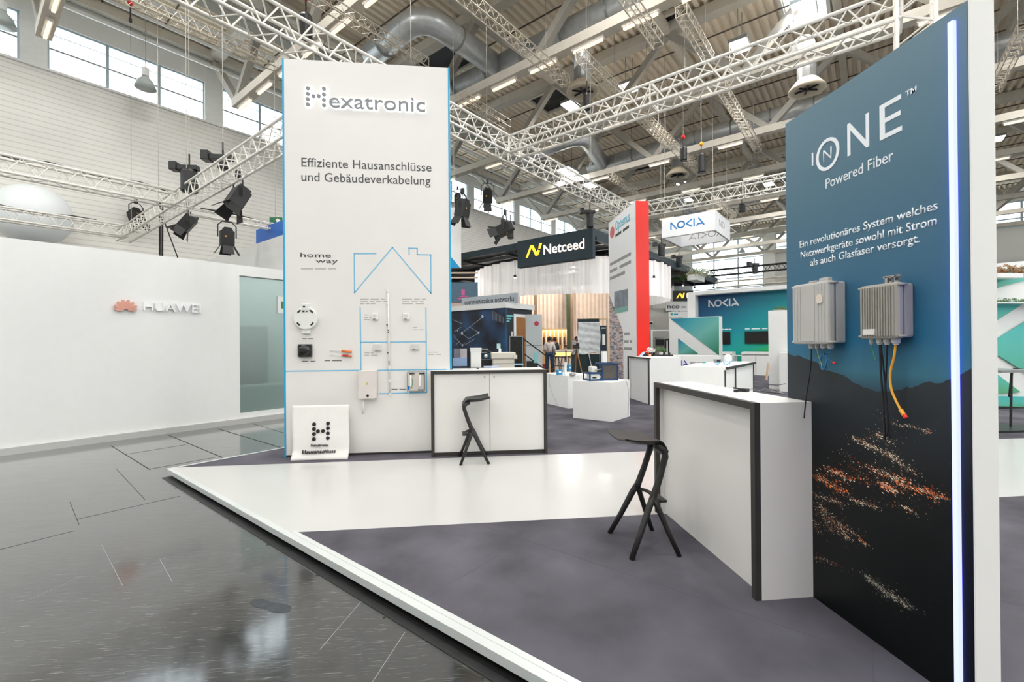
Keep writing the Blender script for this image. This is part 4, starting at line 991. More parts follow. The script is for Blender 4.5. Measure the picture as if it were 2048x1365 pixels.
hang('middle black cable of the bundle hanging from the finned wall box', [(X, 1.884, 1.436), (X+.008, 1.876, 1.3), (X+.005, 1.862, 1.16), (X, 1.856, 1.02)], .004, CABLE)
hang('right black cable of the bundle hanging from the finned wall box', [(X, 1.852, 1.436), (X+.01, 1.868, 1.3), (X+.01, 1.872, 1.2), (X+.008, 1.848, 1.01)], .0035, CABLE)
t = thing('patch_cable', 'yellow patch cable with a red plug hanging from the finned wall box', 'cable', (X, 1.81, 1.13))
build(MB().path([tuple(q) for q in smooth([(X, 1.812, 1.436), (X, 1.82, 1.38), (X, 1.838, 1.31), (X, 1.835, 1.24), (X, 1.815, 1.19), (X, 1.792, 1.15)])], .005, 8), 'cord', pm('yellow_orange_cord', (238, 170, 50), .45, var=.03), t, smooth=True)
build(MB().tube((X, 1.792, 1.15), (X, 1.776, 1.128), .0085, 8), 'boot', pm('yellow_orange_cord', (238, 170, 50), .45), t)
build(MB().tube((X, 1.778, 1.131), (X, 1.766, 1.117), .009, 6), 'plug', REDM, t)

# ================================================================ NEIGHBOURING STANDS
SOFTW = pm('stand_white', (238, 238, 236), .5, var=.01)
# ---- white stand on the left with the copper flower logo
BF = 9.57
t = thing('white_stand', 'long plain white stand wall with a copper flower logo and a frosted glass door', 'exhibition wall', H(2, BF+.1, ZF), HROT)
bx('wall_panel', SOFTW, t, FH, -6, 3.53, BF, BF+.12, ZF+.05, 3.0)
bx('wall_panel', SOFTW, t, FH, 3.53, 9.0, BF, BF+.12, 2.8, 3.0)
bx('wall_panel', SOFTW, t, FH, 4.9, 9.0, BF, BF+.12, ZF+.05, 2.8)
bx('wall_panel', SOFTW, t, FH, 3.53, 4.9, BF, BF+.12, ZF+.05, .115)
bx('base_rail', GLOSSW, t, FH, -6, 9.0, BF-.05, BF, ZF, .02)
bx('base_rail', MATTE, t, FH, -6, 9.0, BF+.01, BF+.12, ZF, ZF+.05)
FROST = glass_mat('frosted_glass', (.55, .72, .68, 1), .35, .30)
bx('glass_door', FROST, t, FH, 3.54, 4.89, BF+.05, BF+.062, .12, 2.8)
bx('door_head_rail', GREYM, t, FH, 3.53, 4.9, BF+.04, BF+.075, 2.785, 2.81)
bx('side_wall', SOFTW, t, FH, 4.9, 5.0, BF+.14, 17, ZF+.05, 4.02)
bx('inner_wall', pm('room_grey_green', (120, 140, 136), .7, var=.1, scale=1), t, FH, 3.2, 4.89, BF+2.0, BF+2.1, ZF, 1.9)
bx('inner_desk', SOFTW, t, FH, 3.8, 4.8, BF+.9, BF+1.4, ZF, .55)
bx('small_notice', PAINT, t, FH, 4.26, 4.40, BF+.03, BF+.048, 2.1, 2.45)
bx('notice_mark', pm('notice_green', (70, 130, 80), .5, var=0), t, FH, 4.33, 4.39, BF+.028, BF+.031, 2.2, 2.35)
NB = -e2
COPPER = pm('copper_pink', (222, 158, 140), .3, metal=.35, var=.06)
cc = P2(250, 622, BF); s_ = (P2(277, 615, BF)-P2(222, 612, BF)).length/2
for i, (an, l, wd) in enumerate([(8, .82, .15), (31, .98, .185), (56, 1.05, .19), (79, 1.1, .185), (101, 1.1, .185), (124, 1.05, .19), (149, .98, .185), (172, .82, .15)]):
    a = math.radians(an); u = (math.cos(a), math.sin(a)); v = (-u[1], u[0]); P = []
    for k in range(16):
        th = 2*math.pi*k/16; r = math.cos(th); q = math.sin(th)
        L = s_*(.16+(l-.16)*(r+1)/2); w2 = s_*wd*q*(.45+.55*(r+1)/2)
        P.append((cc.dot(e1)+u[0]*L+v[0]*w2, cc.z+u[1]*L*.95+v[1]*w2))
    build(MB(FH).prism(P, BF-.06, BF-.025, 'y'), 'petal', COPPER, t, label='pale pink petal' if i == 3 else None)
LW = pm('white_letters', (250, 250, 250), .3, var=0)
text('lettering', 'HUAWEI', P2(286, 621.5, BF), P2(400, 626.5, BF), P2(286, 603.8, BF).z-P2(286, 621.5, BF).z, LW, t, NB, depth=.045, lift=.004, bold=0)
# blue slab and exit sign behind it
t = thing('blue_sign_wall', 'bright blue sign wall peeking over the white stand beside the logo tower', 'sign', H(8.2, 14.5, ZF), HROT)
a, b = hz(Z(512, 459, 4.5)), hz(Z(568, 459, 4.5))
bx('blue_board', pm('bright_blue', (20, 100, 190), .45, var=.03), t, FH, a.x, a.x+.12, b.y-1.2, a.y, 3.6, 4.48)
bx('post', GREYM, t, FH, a.x+.02, a.x+.1, a.y-.2, a.y-.1, ZF, 3.6)
bx('post', GREYM, t, FH, a.x+.02, a.x+.1, b.y-1.1, b.y-1.0, ZF, 3.6)
c = at(550, 444, 13)
t = thing('exit_sign', 'green and white exit sign hanging beside the logo tower', 'sign', c)
f = FL(c, -.1); bx('board', pm('exit_green', (30, 110, 70), .5, var=.03), t, f, -.16, .2, 0, .03, -.13, .13)
build(MB(f).prism([(-.02, -.1), (.05, .0), (.02, .06), (.08, .1), (.18, .02), (.12, -.1)], -.004, 0, 'y'), 'running_figure', PAINT, t)
build(MB(f).tube((0, .015, .13), (0, .015, 12.5-c.z), .008, 5), 'hanger', WIRE, t)

# ---- dark canopy stand with white string curtain
NAVY = pm('dark_petrol', (28, 48, 58), .5, var=.08, scale=2); NAVY2 = pm('canopy_underside', (28, 30, 34), .6, var=.1)
ca, cb, cz = 14.45, 7.68, 5.5
t = thing('canopy_stand', 'wide dark petrol canopy with a yellow and white illuminated sign and a round white curtain', 'exhibition stand', H(21, 13, ZF), HROT)
bx('fascia', NAVY, t, FH, ca, ca+.12, cb, 22, 5.24, cz)
bx('fascia', NAVY, t, FH, ca+.12, 31, cb, cb+.12, 5.12, cz)
bx('fascia', NAVY, t, FH, 30.9, 31, cb+.12, 22, 5.12, cz)
bx('ceiling_sheet', NAVY2, t, FH, ca+.12, 30.9, cb+.12, 22, 5.34, 5.4)
for k in range(8): bx('ceiling_beam', GREYM if k % 3 == 0 else NAVY2, t, FH, ca+1+k*1.8, ca+1.12+k*1.8, cb+.13, 22, 5.16, 5.32)
for k in range(5): bx('ceiling_beam', NAVY2, t, FH, ca+.13, 30.9, cb+1.5+k*2.6, cb+1.62+k*2.6, 5.1, 5.2)
b1, b0 = P1(1041, 535, ca).dot(e2), cb-.02
sgz0 = P1(1041, 535, ca).z
bx('sign_box', NAVY, t, FH, ca-.22, ca, b0, b1, 4.42, cz+.004, bevel=.03)
SY = pm('sign_yellow', (255, 205, 50), .4, var=0, emit=1.3); SW = pm('sign_white_lit', (255, 236, 222), .4, var=0, emit=1.3)
AF = ca-.22; NA = -e1
q0 = P1(1087.5, 509.5, AF); q1 = P1(1169, 499, AF); q1 = V((q1.x, q1.y, q0.z))
text('lettering', 'Netceed', q0, q1, .36, SW, t, NA, depth=.02, bold=.008)
def nlogo(x0, y0, x1, y1, A, par, m):
    o = P1(x0, y0, A); wdt = (P1(x1, y1, A)-o).length; h = P1(x1, y1, A).z-o.z; xd = -e2
    hgt = (P1(x0, y1, A).z-o.z)
    def poly(P):
        mb = MB(); Q = [o+xd*(p[0]*wdt)+V((0, 0, p[1]*hgt)) for p in P]
        n = len(Q); mb.add([tuple(x+NA*.002) for x in Q]+[tuple(x+NA*.02) for x in Q], [tuple(range(n)), tuple(range(n, 2*n))[::-1]]+[(i, (i+1) % n, n+(i+1) % n, n+i) for i in range(n)])
        build(mb, 'logo_bar', m, par)
    poly([(0, 0), (.12, 0), (.42, .95), (.3, .95)]); poly([(.3, .95), (.46, .95), (.74, .1), (.6, .05)]); poly([(.6, .05), (.76, .05), (.88, .42), (.74, .5)]); poly([(.78, .58), (.9, .56), (1, 1), (.86, 1)])
nlogo(1052, 516, 1080, 492, AF, t, SY)
# round string curtain: vertical pleats
cen = V((20.7, 12.5)); RC = 5.0
CUR = bpy.data.materials.new('white_string_curtain'); CUR.use_nodes = True; nt = CUR.node_tree; nt.nodes.clear()
o_ = nt.nodes.new('ShaderNodeOutputMaterial'); d_ = nt.nodes.new('ShaderNodeBsdfDiffuse'); d_.inputs[0].default_value = lin((244, 244, 246)); tr = nt.nodes.new('ShaderNodeBsdfTranslucent'); tr.inputs[0].default_value = lin((244, 244, 246))
tp = nt.nodes.new('ShaderNodeBsdfTransparent'); m1 = nt.nodes.new('ShaderNodeMixShader'); m2 = nt.nodes.new('ShaderNodeMixShader'); m1.inputs[0].default_value = .45
wv = nt.nodes.new('ShaderNodeTexNoise'); wv.inputs['Scale'].default_value = 3; tcn = nt.nodes.new('ShaderNodeTexCoord'); mp = nt.nodes.new('ShaderNodeMapping'); mp.inputs['Scale'].default_value = (3, 3, .01)
nt.links.new(tcn.outputs['Object'], mp.inputs[0]); nt.links.new(mp.outputs[0], wv.inputs['Vector']); mr = nt.nodes.new('ShaderNodeMapRange'); mr.inputs[1].default_value = .35; mr.inputs[2].default_value = .7; mr.inputs[3].default_value = .0; mr.inputs[4].default_value = .25
nt.links.new(wv.outputs['Fac'], mr.inputs[0]); nt.links.new(mr.outputs[0], m2.inputs[0]); nt.links.new(d_.outputs[0], m1.inputs[1]); nt.links.new(tr.outputs[0], m1.inputs[2]); nt.links.new(m1.outputs[0], m2.inputs[1]); nt.links.new(tp.outputs[0], m2.inputs[2]); nt.links.new(m2.outputs[0], o_.inputs[0])
def cur(u, v):
    th = 2*math.pi*u; r = RC+.07*math.sin(u*2*math.pi*46)+.03*math.sin(u*2*math.pi*23+1)
    return (cen.x+r*math.cos(th), cen.y+r*math.sin(th), 3.5+1.6*v)
build(MB(FH).grid(cur, 460, 1), 'string_curtain', CUR, t)
mb = MB(FH); mb.path([(cen.x+RC*math.cos(2*math.pi*k/48), cen.y+RC*math.sin(2*math.pi*k/48), 5.13) for k in range(49)], .06, 6); build(mb, 'curtain_rail', NAVY2, t)
for x, y, d in [(1030, 556, 18), (1120, 545, 20), (1139, 543, 20), (1308, 557, 20), (1327, 575, 22), (1346, 574, 22.5), (1366, 572, 23), (1389, 577, 24), (1427, 578, 26)]:
    c = at(x, y, d)
    if c.z > 5.1: c.z = 5.08
    o = thing('canopy_downlight', 'small lit downlight under the dark canopy', 'lamp', c, 0, 'downlights under the canopy')
    build(MB(FL(c)).lathe([(.05, 0), (.06, .02), (.05, .12)], (0, 0, 0), 10), 'can', MATTE, o); build(MB(FL(c)).lathe([(.048, -.004), (.048, 0)], (0, 0, 0), 10), 'lens', LED, o)
    build(MB(FL(c)).tube((0, 0, .12), (0, 0, 5.34-c.z), .01, 5), 'stem', MATTE, o)
for dx, dy, pw in ((0, 0, 300), (3, 2, 240), (-2, 3, 300), (-1, -2.5, 300)):  # added point lights that brighten the curtain and slats from inside
    ld = bpy.data.lights.new('curtain_fill', 'POINT'); ld.energy = pw; ld.shadow_soft_size = .3; ld.color = (1, .95, .88)
    lo = bpy.data.objects.new('curtain_fill', ld); C.objects.link(lo); lo.location = H(cen.x+dx, cen.y+dy, 4.9)
# planter on the canopy
LEAF = pm('leaf_green', (70, 110, 50), .6, var=.3, scale=20); LEAF2 = pm('sage_leaf', (150, 160, 130), .6, var=.2, scale=20); BROWN = pm('dry_leaf', (150, 105, 60), .6, var=.3, scale=20)
def foliage(name, c, rx, ry, rz, n, m, par, seed=1, sz=.05):
    r = random.Random(seed); mb = MB()
    for i in range(n):
        a = r.uniform(0, 6.28); q = r.random()**.5; z = r.random()
        p = V((c[0]+rx*q*math.cos(a), c[1]+ry*q*math.sin(a), c[2]+rz*z*(1.1-q*.5))); u = V((r.gauss(0, 1), r.gauss(0, 1), r.gauss(0, .7)+.5)).normalized(); v = u.orthogonal().normalized()
        mb.quad(tuple(p), tuple(p+u*sz*.5+v*sz*.25), tuple(p+u*sz), tuple(p+u*sz*.5-v*sz*.25))
    return build(mb, name, m, par, kind='stuff')
c = P2(1392, 563, 7.38); t2 = thing('planter', 'white planter with green and dry leaves hung on the canopy edge', 'planter', c, HROT)
bx('trough', SOFTW, t2, FL(c, HROT), -.7, .7, -.25, .25, 0, .3); foliage('foliage', (c.x, c.y, c.z+.25), .9, .9, .45, 500, LEAF2, t2, 4, .16); foliage('foliage', (c.x-.3, c.y, c.z+.25), .5, .5, .25, 150, BROWN, t2, 5, .12); foliage('foliage', (c.x-.8, c.y, c.z), .4, .4, .3, 150, LEAF, t2, 6, .12)

# ---- timber slat room below the curtain
PINK = pm('pale_oak_slat', (244, 224, 206), .6, var=.06, scale=4); PINK2 = pm('pale_oak_back', (226, 202, 180), .6, var=.08, scale=2)
sl0 = at(1040, 600, 27); sl1 = at(1306, 600, 27)
t = thing('slat_room', 'pale oak slatted room wall with a lit shelf niche beneath the curtain', 'exhibition wall', ((sl0.x+sl1.x)/2, sl0.y, ZF), -YAW)
f = FL((sl0.x, sl0.y, 0), -YAW); Lw = (sl1-sl0).length
n0 = at(1083, 690, 27); nx0 = 1.28; nx1 = 3.02
bx('back_panel', PINK2, t, f, 0, nx0, .06, .1, ZF, 4.6); bx('back_panel', PINK2, t, f, nx1, Lw, .06, .1, ZF, 4.6); bx('back_panel', PINK2, t, f, nx0, nx1, .06, .1, 2.25, 4.6)
k = 0.0
while k < Lw-.1:
    if nx0-.05 < k < nx1: bx('slat', PINK, t, f, k, k+.12, 0, .06, 2.25, 4.6)
    else: bx('slat', PINK, t, f, k, k+.12, 0, .06, ZF, 4.6)
    k += .24
bx('niche_back', pm('warm_niche', (236, 196, 140), .6, var=.05), t, f, nx0, nx1, .55, .6, ZF, 2.25)
for i in range(7): bx('niche_fin', PINK, t, f, nx0+i*.25, nx0+i*.25+.07, .2, .5, 1.0, 2.2, bevel=.02)
for i in range(6): bx('niche_display', pm('dark_display', (60, 46, 36), .5, var=.1), t, f, nx0+.12+i*.25, nx0+.2+i*.25, .45, .5, 1.3, 1.75)
for x, m, l in [(1071, pm('oak_post', (126, 100, 76), .6, var=.1), ''), (1137, pm('moss_post', (52, 66, 36), .7, var=.2), ''), (1144, MATS['oak_post'], '')]:
    c = at(x, 640, 25.6); bx('post', m, t, FL((c.x, c.y, 0), -YAW), -.09, .09, 0, .14, ZF, 5.0 if x != 1071 else 4.6)
ld = bpy.data.lights.new('niche', 'AREA'); ld.size = 1.5; ld.energy = 40; ld.color = (1, .75, .45)
lo = bpy.data.objects.new('niche_light', ld); C.objects.link(lo); c = f((nx0+nx1)/2, .35, 2.2); lo.location = c
# bar and bar stools in front of it
c = at(1126, 700, 24.5)
t = thing('lit_bar', 'pale oak bar with a warm glowing front, behind the two standing people', 'counter', (c.x, c.y, ZF), -YAW); f = FL((c.x, c.y, 0), -YAW)
bx('bar_body', PINK, t, f, -.5, 1.0, 0, .5, ZF, .95); bx('bar_top', SOFTW, t, f, -.55, 1.05, -.05, .55, .95, 1.02); bx('light_band', pm('warm_glow', (255, 214, 130), .5, var=0, emit=1.2), t, f, -.45, .95, -.01, 0, .68, .9)
def hstool(x, y, d, l):
    c = at(x, y, d); c.z = ZF; t = thing('bar_stool', l, 'bar stool', c, 0, 'dark stools at the lit bar'); f = FL(c)
    build(MB(f).lathe([(.17, .74), (.18, .78), (.1, .8)], (0, 0, 0), 14), 'seat', pm('walnut', (70, 40, 30), .5, var=.1), t)
    for a in (45, 135, 225, 315):
        a = math.radians(a); build(MB(f).tube((.1*math.cos(a), .1*math.sin(a), .74), (.24*math.cos(a), .24*math.sin(a), 0), .016, 6), 'leg', MATTE, t)
    build(MB(f).path([(.19*math.cos(2*math.pi*k/12), .19*math.sin(2*math.pi*k/12), .3) for k in range(13)], .01, 5), 'foot_ring', MATTE, t)
hstool(1127, 735, 23.0, 'dark round bar stool in front of the lit bar, nearer the people'); hstool(1141, 735, 23.4, 'dark round bar stool right of the first at the lit bar'); hstool(1114, 738, 23.2, 'dark round bar stool half hidden by the standing people')
o = None
c = at(1132, 745, 22.5); t = thing('high_table', 'slim high table post in front of the lit bar', 'table', (c.x, c.y, ZF)); f = FL((c.x, c.y, ZF))
build(MB(f).lathe([(.28, 1.1), (.28, 1.13)], (0, 0, 0), 20), 'top', SOFTW, t); build(MB(f).tube((0, 0, .02), (0, 0, 1.1), .03, 8), 'column', MATTE, t); build(MB(f).lathe([(.22, 0), (.22, .02)], (0, 0, 0), 16), 'foot', MATTE, t)

# ---- people
SKIN = pm('skin', (196, 150, 124), .6, var=.05)
def skinned(name, J, E, R, mat, par, M, sub=1):
    me = bpy.data.meshes.new(name); me.from_pydata([tuple(M @ V(J[k])) for k in J], [], [])
    keys = list(J); me = bpy.data.meshes.new(name); inv = rootmat(par).inverted()
    me.from_pydata([tuple(inv @ (M @ V(J[k]))) for k in keys], [(keys.index(a), keys.index(b)) for a, b in E], [])
    o = bpy.data.objects.new(name, me); C.objects.link(o); o.parent = par
    md = o.modifiers.new('skin', 'SKIN'); md.use_smooth_shade = True
    for i, k in enumerate(keys):
        r = R[k]; r = (r, r) if not isinstance(r, tuple) else r
        me.skin_vertices[0].data[i].radius = r; me.skin_vertices[0].data[i].use_root = (i == 0)
    o.modifiers.new('sub', 'SUBSURF').levels = sub; o.modifiers['sub'].render_levels = sub
    me.materials.append(mat); return o
def person(label, loc, rot, s, top_m, leg_m, hair_m, seated=False, elbow=.1, long=False):
    t = thing('person', label, 'person', loc, rot); M = Matrix.Translation(loc) @ Matrix.Rotation(rot, 4, 'Z') @ Matrix.Scale(s, 4)
    hz0 = .95 if not seated else .55; dz = hz0-.95
    J = dict(pel=(0, 0, .95+dz), sp=(0, 0, 1.15+dz), ch=(0, 0, 1.36+dz), nk=(0, -.005, 1.50+dz), hd0=(0, .01, 1.60+dz), hd1=(0, .0, 1.70+dz))
    R = dict(pel=(.13, .10), sp=(.12, .095), ch=(.15, .105), nk=.052, hd0=(.068, .082), hd1=(.062, .078))
    E = [('pel', 'sp'), ('sp', 'ch'), ('ch', 'nk'), ('nk', 'hd0'), ('hd0', 'hd1')]
    for q, sg in (('l', 1), ('r', -1)):
        fwd = .45 if seated else 0
        J.update({q+'sh': (sg*.18, 0, 1.42+dz), q+'el': (sg*.25, -elbow*.4+(.08 if seated else 0), 1.14+dz), q+'wr': (sg*.21, elbow*1.6+(.2 if seated else 0), .93+dz+elbow*.5), q+'ha': (sg*.205, elbow*1.9+(.2 if seated else 0)+.02, .85+dz+elbow*.5)})
        R.update({q+'sh': .058, q+'el': .043, q+'wr': .028, q+'ha': (.036, .018)})
        E += [('ch', q+'sh'), (q+'sh', q+'el'), (q+'el', q+'wr'), (q+'wr', q+'ha')]
        for i, (dx, l) in enumerate([(-.03, .07), (-.01, .085), (.01, .08), (.028, .065)]):
            b = J[q+'ha']; J[q+'f%d' % i] = (b[0]+dx*.3, b[1]+dx, b[2]-.02-l*.5); J[q+'g%d' % i] = (b[0]+dx*.3-sg*.01, b[1]+dx+.01, b[2]-.02-l)
            R[q+'f%d' % i] = .009; R[q+'g%d' % i] = .007; E += [(q+'ha', q+'f%d' % i), (q+'f%d' % i, q+'g%d' % i)]
        b = J[q+'wr']; J[q+'th'] = (b[0]-sg*.01, b[1]+.05, b[2]-.06); R[q+'th'] = .01; E.append((q+'wr', q+'th'))
        if seated: J.update({q+'hp': (sg*.09, 0, .52), q+'kn': (sg*.11, .42, .52), q+'an': (sg*.11, .42, .1), q+'to': (sg*.11, .56, .04)})
        else: J.update({q+'hp': (sg*.09, 0, .90), q+'kn': (sg*.10, .01, .49), q+'an': (sg*.11, -.02, .09), q+'to': (sg*.12, .12, .035)})
        R.update({q+'hp': .088, q+'kn': .056, q+'an': .038, q+'to': (.04, .028)}); E += [('pel', q+'hp'), (q+'hp', q+'kn'), (q+'kn', q+'an'), (q+'an', q+'to')]
    skinned('body', J, E, R, SKIN, t, M)
    def sub(keys, es, grow, nm, m):
        RR = {k: (tuple(x+grow for x in R[k]) if isinstance(R[k], tuple) else R[k]+grow) for k in keys}
        skinned(nm, {k: J[k] for k in keys}, es, RR, m, t, M)
    sub(['pel', 'sp', 'ch', 'lsh', 'lel', 'lwr', 'rsh', 'rel', 'rwr'], [('pel', 'sp'), ('sp', 'ch'), ('ch', 'lsh'), ('lsh', 'lel'), ('lel', 'lwr'), ('ch', 'rsh'), ('rsh', 'rel'), ('rel', 'rwr')], .042, 'shirt', top_m)
    sub(['pel', 'lhp', 'lkn', 'lan', 'rhp', 'rkn', 'ran'], [('pel', 'lhp'), ('lhp', 'lkn'), ('lkn', 'lan'), ('pel', 'rhp'), ('rhp', 'rkn'), ('rkn', 'ran')], .026, 'trousers', leg_m)
    T = lambda x, y, z: M @ V((x, y, z))
    build(MB(T).grid(lambda u, v: (.09*math.sin(v*2.25)*math.cos(u*6.2832), -.026+.104*math.sin(v*2.25)*math.sin(u*6.2832)-.02*v, 1.655+dz+.13*math.cos(v*2.25)), 16, 8), 'hair', hair_m, t, smooth=True)
    build(MB(T).add([(-.018, .078, 1.60+dz), (.018, .078, 1.60+dz), (0, .115, 1.605+dz), (0, .085, 1.65+dz)], [(0, 1, 2), (0, 2, 3), (1, 3, 2), (0, 3, 1)]), 'nose', SKIN, t)
    mb = MB(T)
    for sg in (1, -1): mb.ball((sg*.03, .082, 1.645+dz), .011, 8, 6)
    build(mb, 'eyes', MATTE, t)
    mb = MB(T).box(-.024, .024, .076, .088, 1.565+dz, 1.573+dz); build(mb, 'mouth', pm('lips', (150, 84, 78), .6, var=0), t)
    for sg in (1, -1): build(MB(T).ball((sg*.082, 0, 1.64+dz), .022, 8, 6, 1.3), 'ear', SKIN, t)
    for q, sg in (('l', 1), ('r', -1)):
        a = J[q+'an']; build(MB(T).box(a[0]-.045, a[0]+.05, a[1]-.08, a[1]+.2, .0, .075), 'shoe', MATTE, t, bevel=.02)
    return t
HAIR = pm('dark_hair', (38, 26, 22), .7, var=.1); SHW = pm('white_shirt', (222, 212, 208), .7, var=.04); JEAN = pm('blue_jeans', (38, 72, 104), .8, var=.1); DK = pm('dark_clothes', (36, 40, 46), .8, var=.1)
c = at(1099.5, 745, 23.6); person('person seen from behind in a white shirt and blue jeans, standing before the lit bar', V((c.x, c.y, ZF)), -YAW-.1, 1.03, SHW, JEAN, HAIR, elbow=.12)
c = at(1109, 744, 24.6); person('person in dark vest and dark trousers standing beside the white shirted one', V((c.x, c.y, ZF)), -YAW+.5, 1.02, DK, DK, HAIR, elbow=.05)
c = at(1131, 712, 25.9); person('person in dark clothes sitting behind the lit bar', V((c.x, c.y, ZF)), math.pi-YAW, 1.0, DK, DK, HAIR, seated=True)
c = at(1152, 700, 19.5); person('person in a pale patterned top standing behind the wrapped screen', V((c.x, c.y, ZF)), math.pi/2, 1.0, SHW, DK, HAIR)

# ---- dark printed cabin with rim and open door
DA, DBB = 11.5, 9.43
def cabin_mat():
    m = pm('navy_print', (34, 40, 58), .45, var=.25, scale=1.2); nt = m.node_tree; b = nt.nodes['Principled BSDF']
    g = nt.nodes.new('ShaderNodeTexCoord'); n = nt.nodes.new('ShaderNodeTexNoise'); n.inputs['Scale'].default_value = .9
    r = nt.nodes.new('ShaderNodeValToRGB'); e = r.color_ramp.elements; e[0].position = .42; e[0].color = lin((30, 34, 46)); e[1].position = .68; e[1].color = lin((50, 94, 140))
    nt.links.new(g.outputs['Object'], n.inputs['Vector']); nt.links.new(n.outputs['Fac'], r.inputs[0]); nt.links.new(r.outputs[0], b.inputs['Base Color']); return m
t = thing('dark_cabin', 'dark navy printed cabin with a white rim, right behind the logo tower', 'exhibition stand', H(13, 11, ZF), HROT)
bx('cabin_wall', cabin_mat(), t, FH, DA, DA+.1, DBB, 13.6, ZF, 2.6)
f2 = hz(P2(1027, 640, DBB)).x; f3 = hz(P2(1050, 640, DBB)).x
bx('cabin_wall', pm('navy_plain', (30, 36, 46), .5, var=.08), t, FH, DA+.1, f2, DBB, DBB+.1, ZF, 2.6)
bx('cabin_wall', MATS['navy_plain'], t, FH, f2, f3+.4, DBB, DBB+.1, 2.42, 2.6)
bx('rim', SOFTW, t, FH, DA-.06, f3+.5, DBB-.06, 13.7, 2.6, 2.78)
bx('door_frame', SOFTW, t, FH, f2, f2+.12, DBB-.02, DBB+.1, ZF, 2.42); bx('door_frame', SOFTW, t, FH, f2+.12, f3, DBB-.02, DBB+.1, 2.32, 2.42)
bx('inner_wall', pm('warm_timber', (176, 118, 62), .6, var=.12, scale=3), t, FH, DA+.2, f3+1.5, DBB+1.0, DBB+1.08, ZF, 2.4)
bx('inner_floor', MATTE, t, FH, f2, f3, DBB+.1, DBB+1.0, .5, .55)
A_ = DA
def dl(pts, w=.02): return strokes('printed_line', [[(-V(P1(x, y, A_)).dot(e2), P1(x, y, A_).z) for x, y in pts]], w, pm('print_pale_line', (150, 156, 168), .6, var=0), t, e1*A_, -e2, UP, NA, depth=.003)
for pts in [[(906, 640), (925, 648)], [(922, 668), (966, 634)], [(923, 667), (938, 678), (958, 666)], [(908, 664), (922, 655)], [(908, 672), (925, 692), (930, 686)], [(940, 655), (956, 665)], [(930, 690), (950, 678)], [(912, 690), (920, 683)]]: dl(pts)
for x, y, r in [(965, 633.5, .05), (924, 667, .05), (957, 666, .05), (925, 691, .04), (915, 662, .025)]:
    c = P1(x, y, A_-.003); build(MB().tube(tuple(c), tuple(c+NA*.004), r, 12), 'printed_node', pm('print_pale', (190, 200, 214), .6, var=0), t)
for k in range(9): dl([(986+k*2.6, 622+k*1.5), (986+k*2.6, 640+k*.8)], .012)
c = P2(1013, 643, DBB); 
for k, wq in enumerate((.32, .24, .15)): bx('logo_bar', pm('mint_print', (110, 205, 205), .5, var=0), t, FH, hz(c).x, hz(c).x+wq, DBB-.01, DBB, c.z+.16-k*.09, c.z+.21-k*.09)
bx('wall_switch', SOFTW, t, FH, hz(P2(1022, 665, DBB)).x, hz(P2(1024.5, 665, DBB)).x, DBB-.02, DBB, 1.62, 1.82)
# sign board on the rim
a2 = 11.9; s0 = P1(1034, 608, a2); s1 = P1(938, 608, a2)
t2 = thing('sign_board', 'grey sign board reading communication networks above the dark cabin', 'sign', H(a2, s0.dot(e2)+.8, 2.781), HROT)
bx('board', pm('cool_grey_board', (172, 180, 188), .5, var=.02), t2, FH, a2, a2+.06, s0.dot(e2), s0.dot(e2)+2.6, 2.781, 3.12)
w0 = H(a2, s0.dot(e2)+2.45, 2.86); w1 = H(a2, s0.dot(e2)+.12, 2.86); text('lettering', 'communication networks', w0, w1, .17, MATTE, t2, NA, depth=.004, bold=.006)
# open door leaf, steps, handrails, cabinet
c = H(f3, DBB-.05, 0); ang = -YAW-.05
t2 = thing('door_leaf', 'open pale grey cabin door with a round red sticker', 'door', (c.x, c.y, .45), ang); f = FL((c.x, c.y, 0), ang)
dw = .62*V((c.x, c.y, 0)).length/14
bx('leaf', pm('pale_grey_door', (206, 214, 216), .45, var=.02), t2, f, -.02, .55, -.05, 0, .45, 2.42); bx('rail_line', GREYM, t2, f, .0, .53, -.054, -.05, 1.33, 1.35)
build(MB(f).lathe([(.07, 0), (.07, .003)], (0, 0, 0), 4) if 0 else MB(f).tube((.36, -.05, 2.1), (.36, -.054, 2.1), .085, 16), 'sticker', pm('red_sticker', (200, 70, 90), .5, var=0), t2)
c = at(1033, 740, 13.2); f = FL((c.x, c.y, 0), -YAW)
t2 = thing('glass_cabinet', 'tall dark glass cabinet with a silver frame beside the cabin steps', 'cabinet', (c.x, c.y, ZF), -YAW)
bx('cabinet_body', pm('smoked_glass', (30, 34, 34), .12, var=.2), t2, f, -.19, .19, 0, .3, ZF, 1.62)
for x in (-.2, .18): bx('frame_post', GREYM, t2, f, x, x+.02, -.02, .0, ZF, 1.64)
bx('frame_post', GREYM, t2, f, -.2, .2, -.02, 0, 1.62, 1.64)
t2 = thing('handrail', 'dark sloping handrails of the cabin steps', 'handrail', (c.x+.6, c.y, ZF), -YAW)
for h in (1.55, 1.12): build(MB(f).tube((.22, .05, h), (.85, -.05, h-.48), .018, 6), 'rail', MATTE, t2)
build(MB(f).tube((.86, -.05, ZF), (.86, -.05, 1.1), .018, 6), 'post', MATTE, t2); build(MB(f).tube((.22, .05, ZF), (.22, .05, 1.6), .018, 6), 'post', MATTE, t2)
t2 = thing('cabin_steps', 'dark steps up to the cabin door', 'steps', (c.x+.5, c.y+.6, ZF), -YAW)
for k in range(3): bx('step', MATTE, t2, f, .25, .95, .3+k*.25, .55+k*.25, ZF, .05+k*.17)
bx('red_stripe', pm('muted_red', (150, 50, 50), .5, var=.1), t2, f, .78, .9, .26, .3, .3, .8); bx('equipment_box', MATTE, t2, f, .3, .62, -.1, .2, ZF, .9); bx('screen', pm('teal_screen', (130, 190, 190), .4, var=.1), t2, f, .5, .62, -.12, -.1, .85, 1.15)
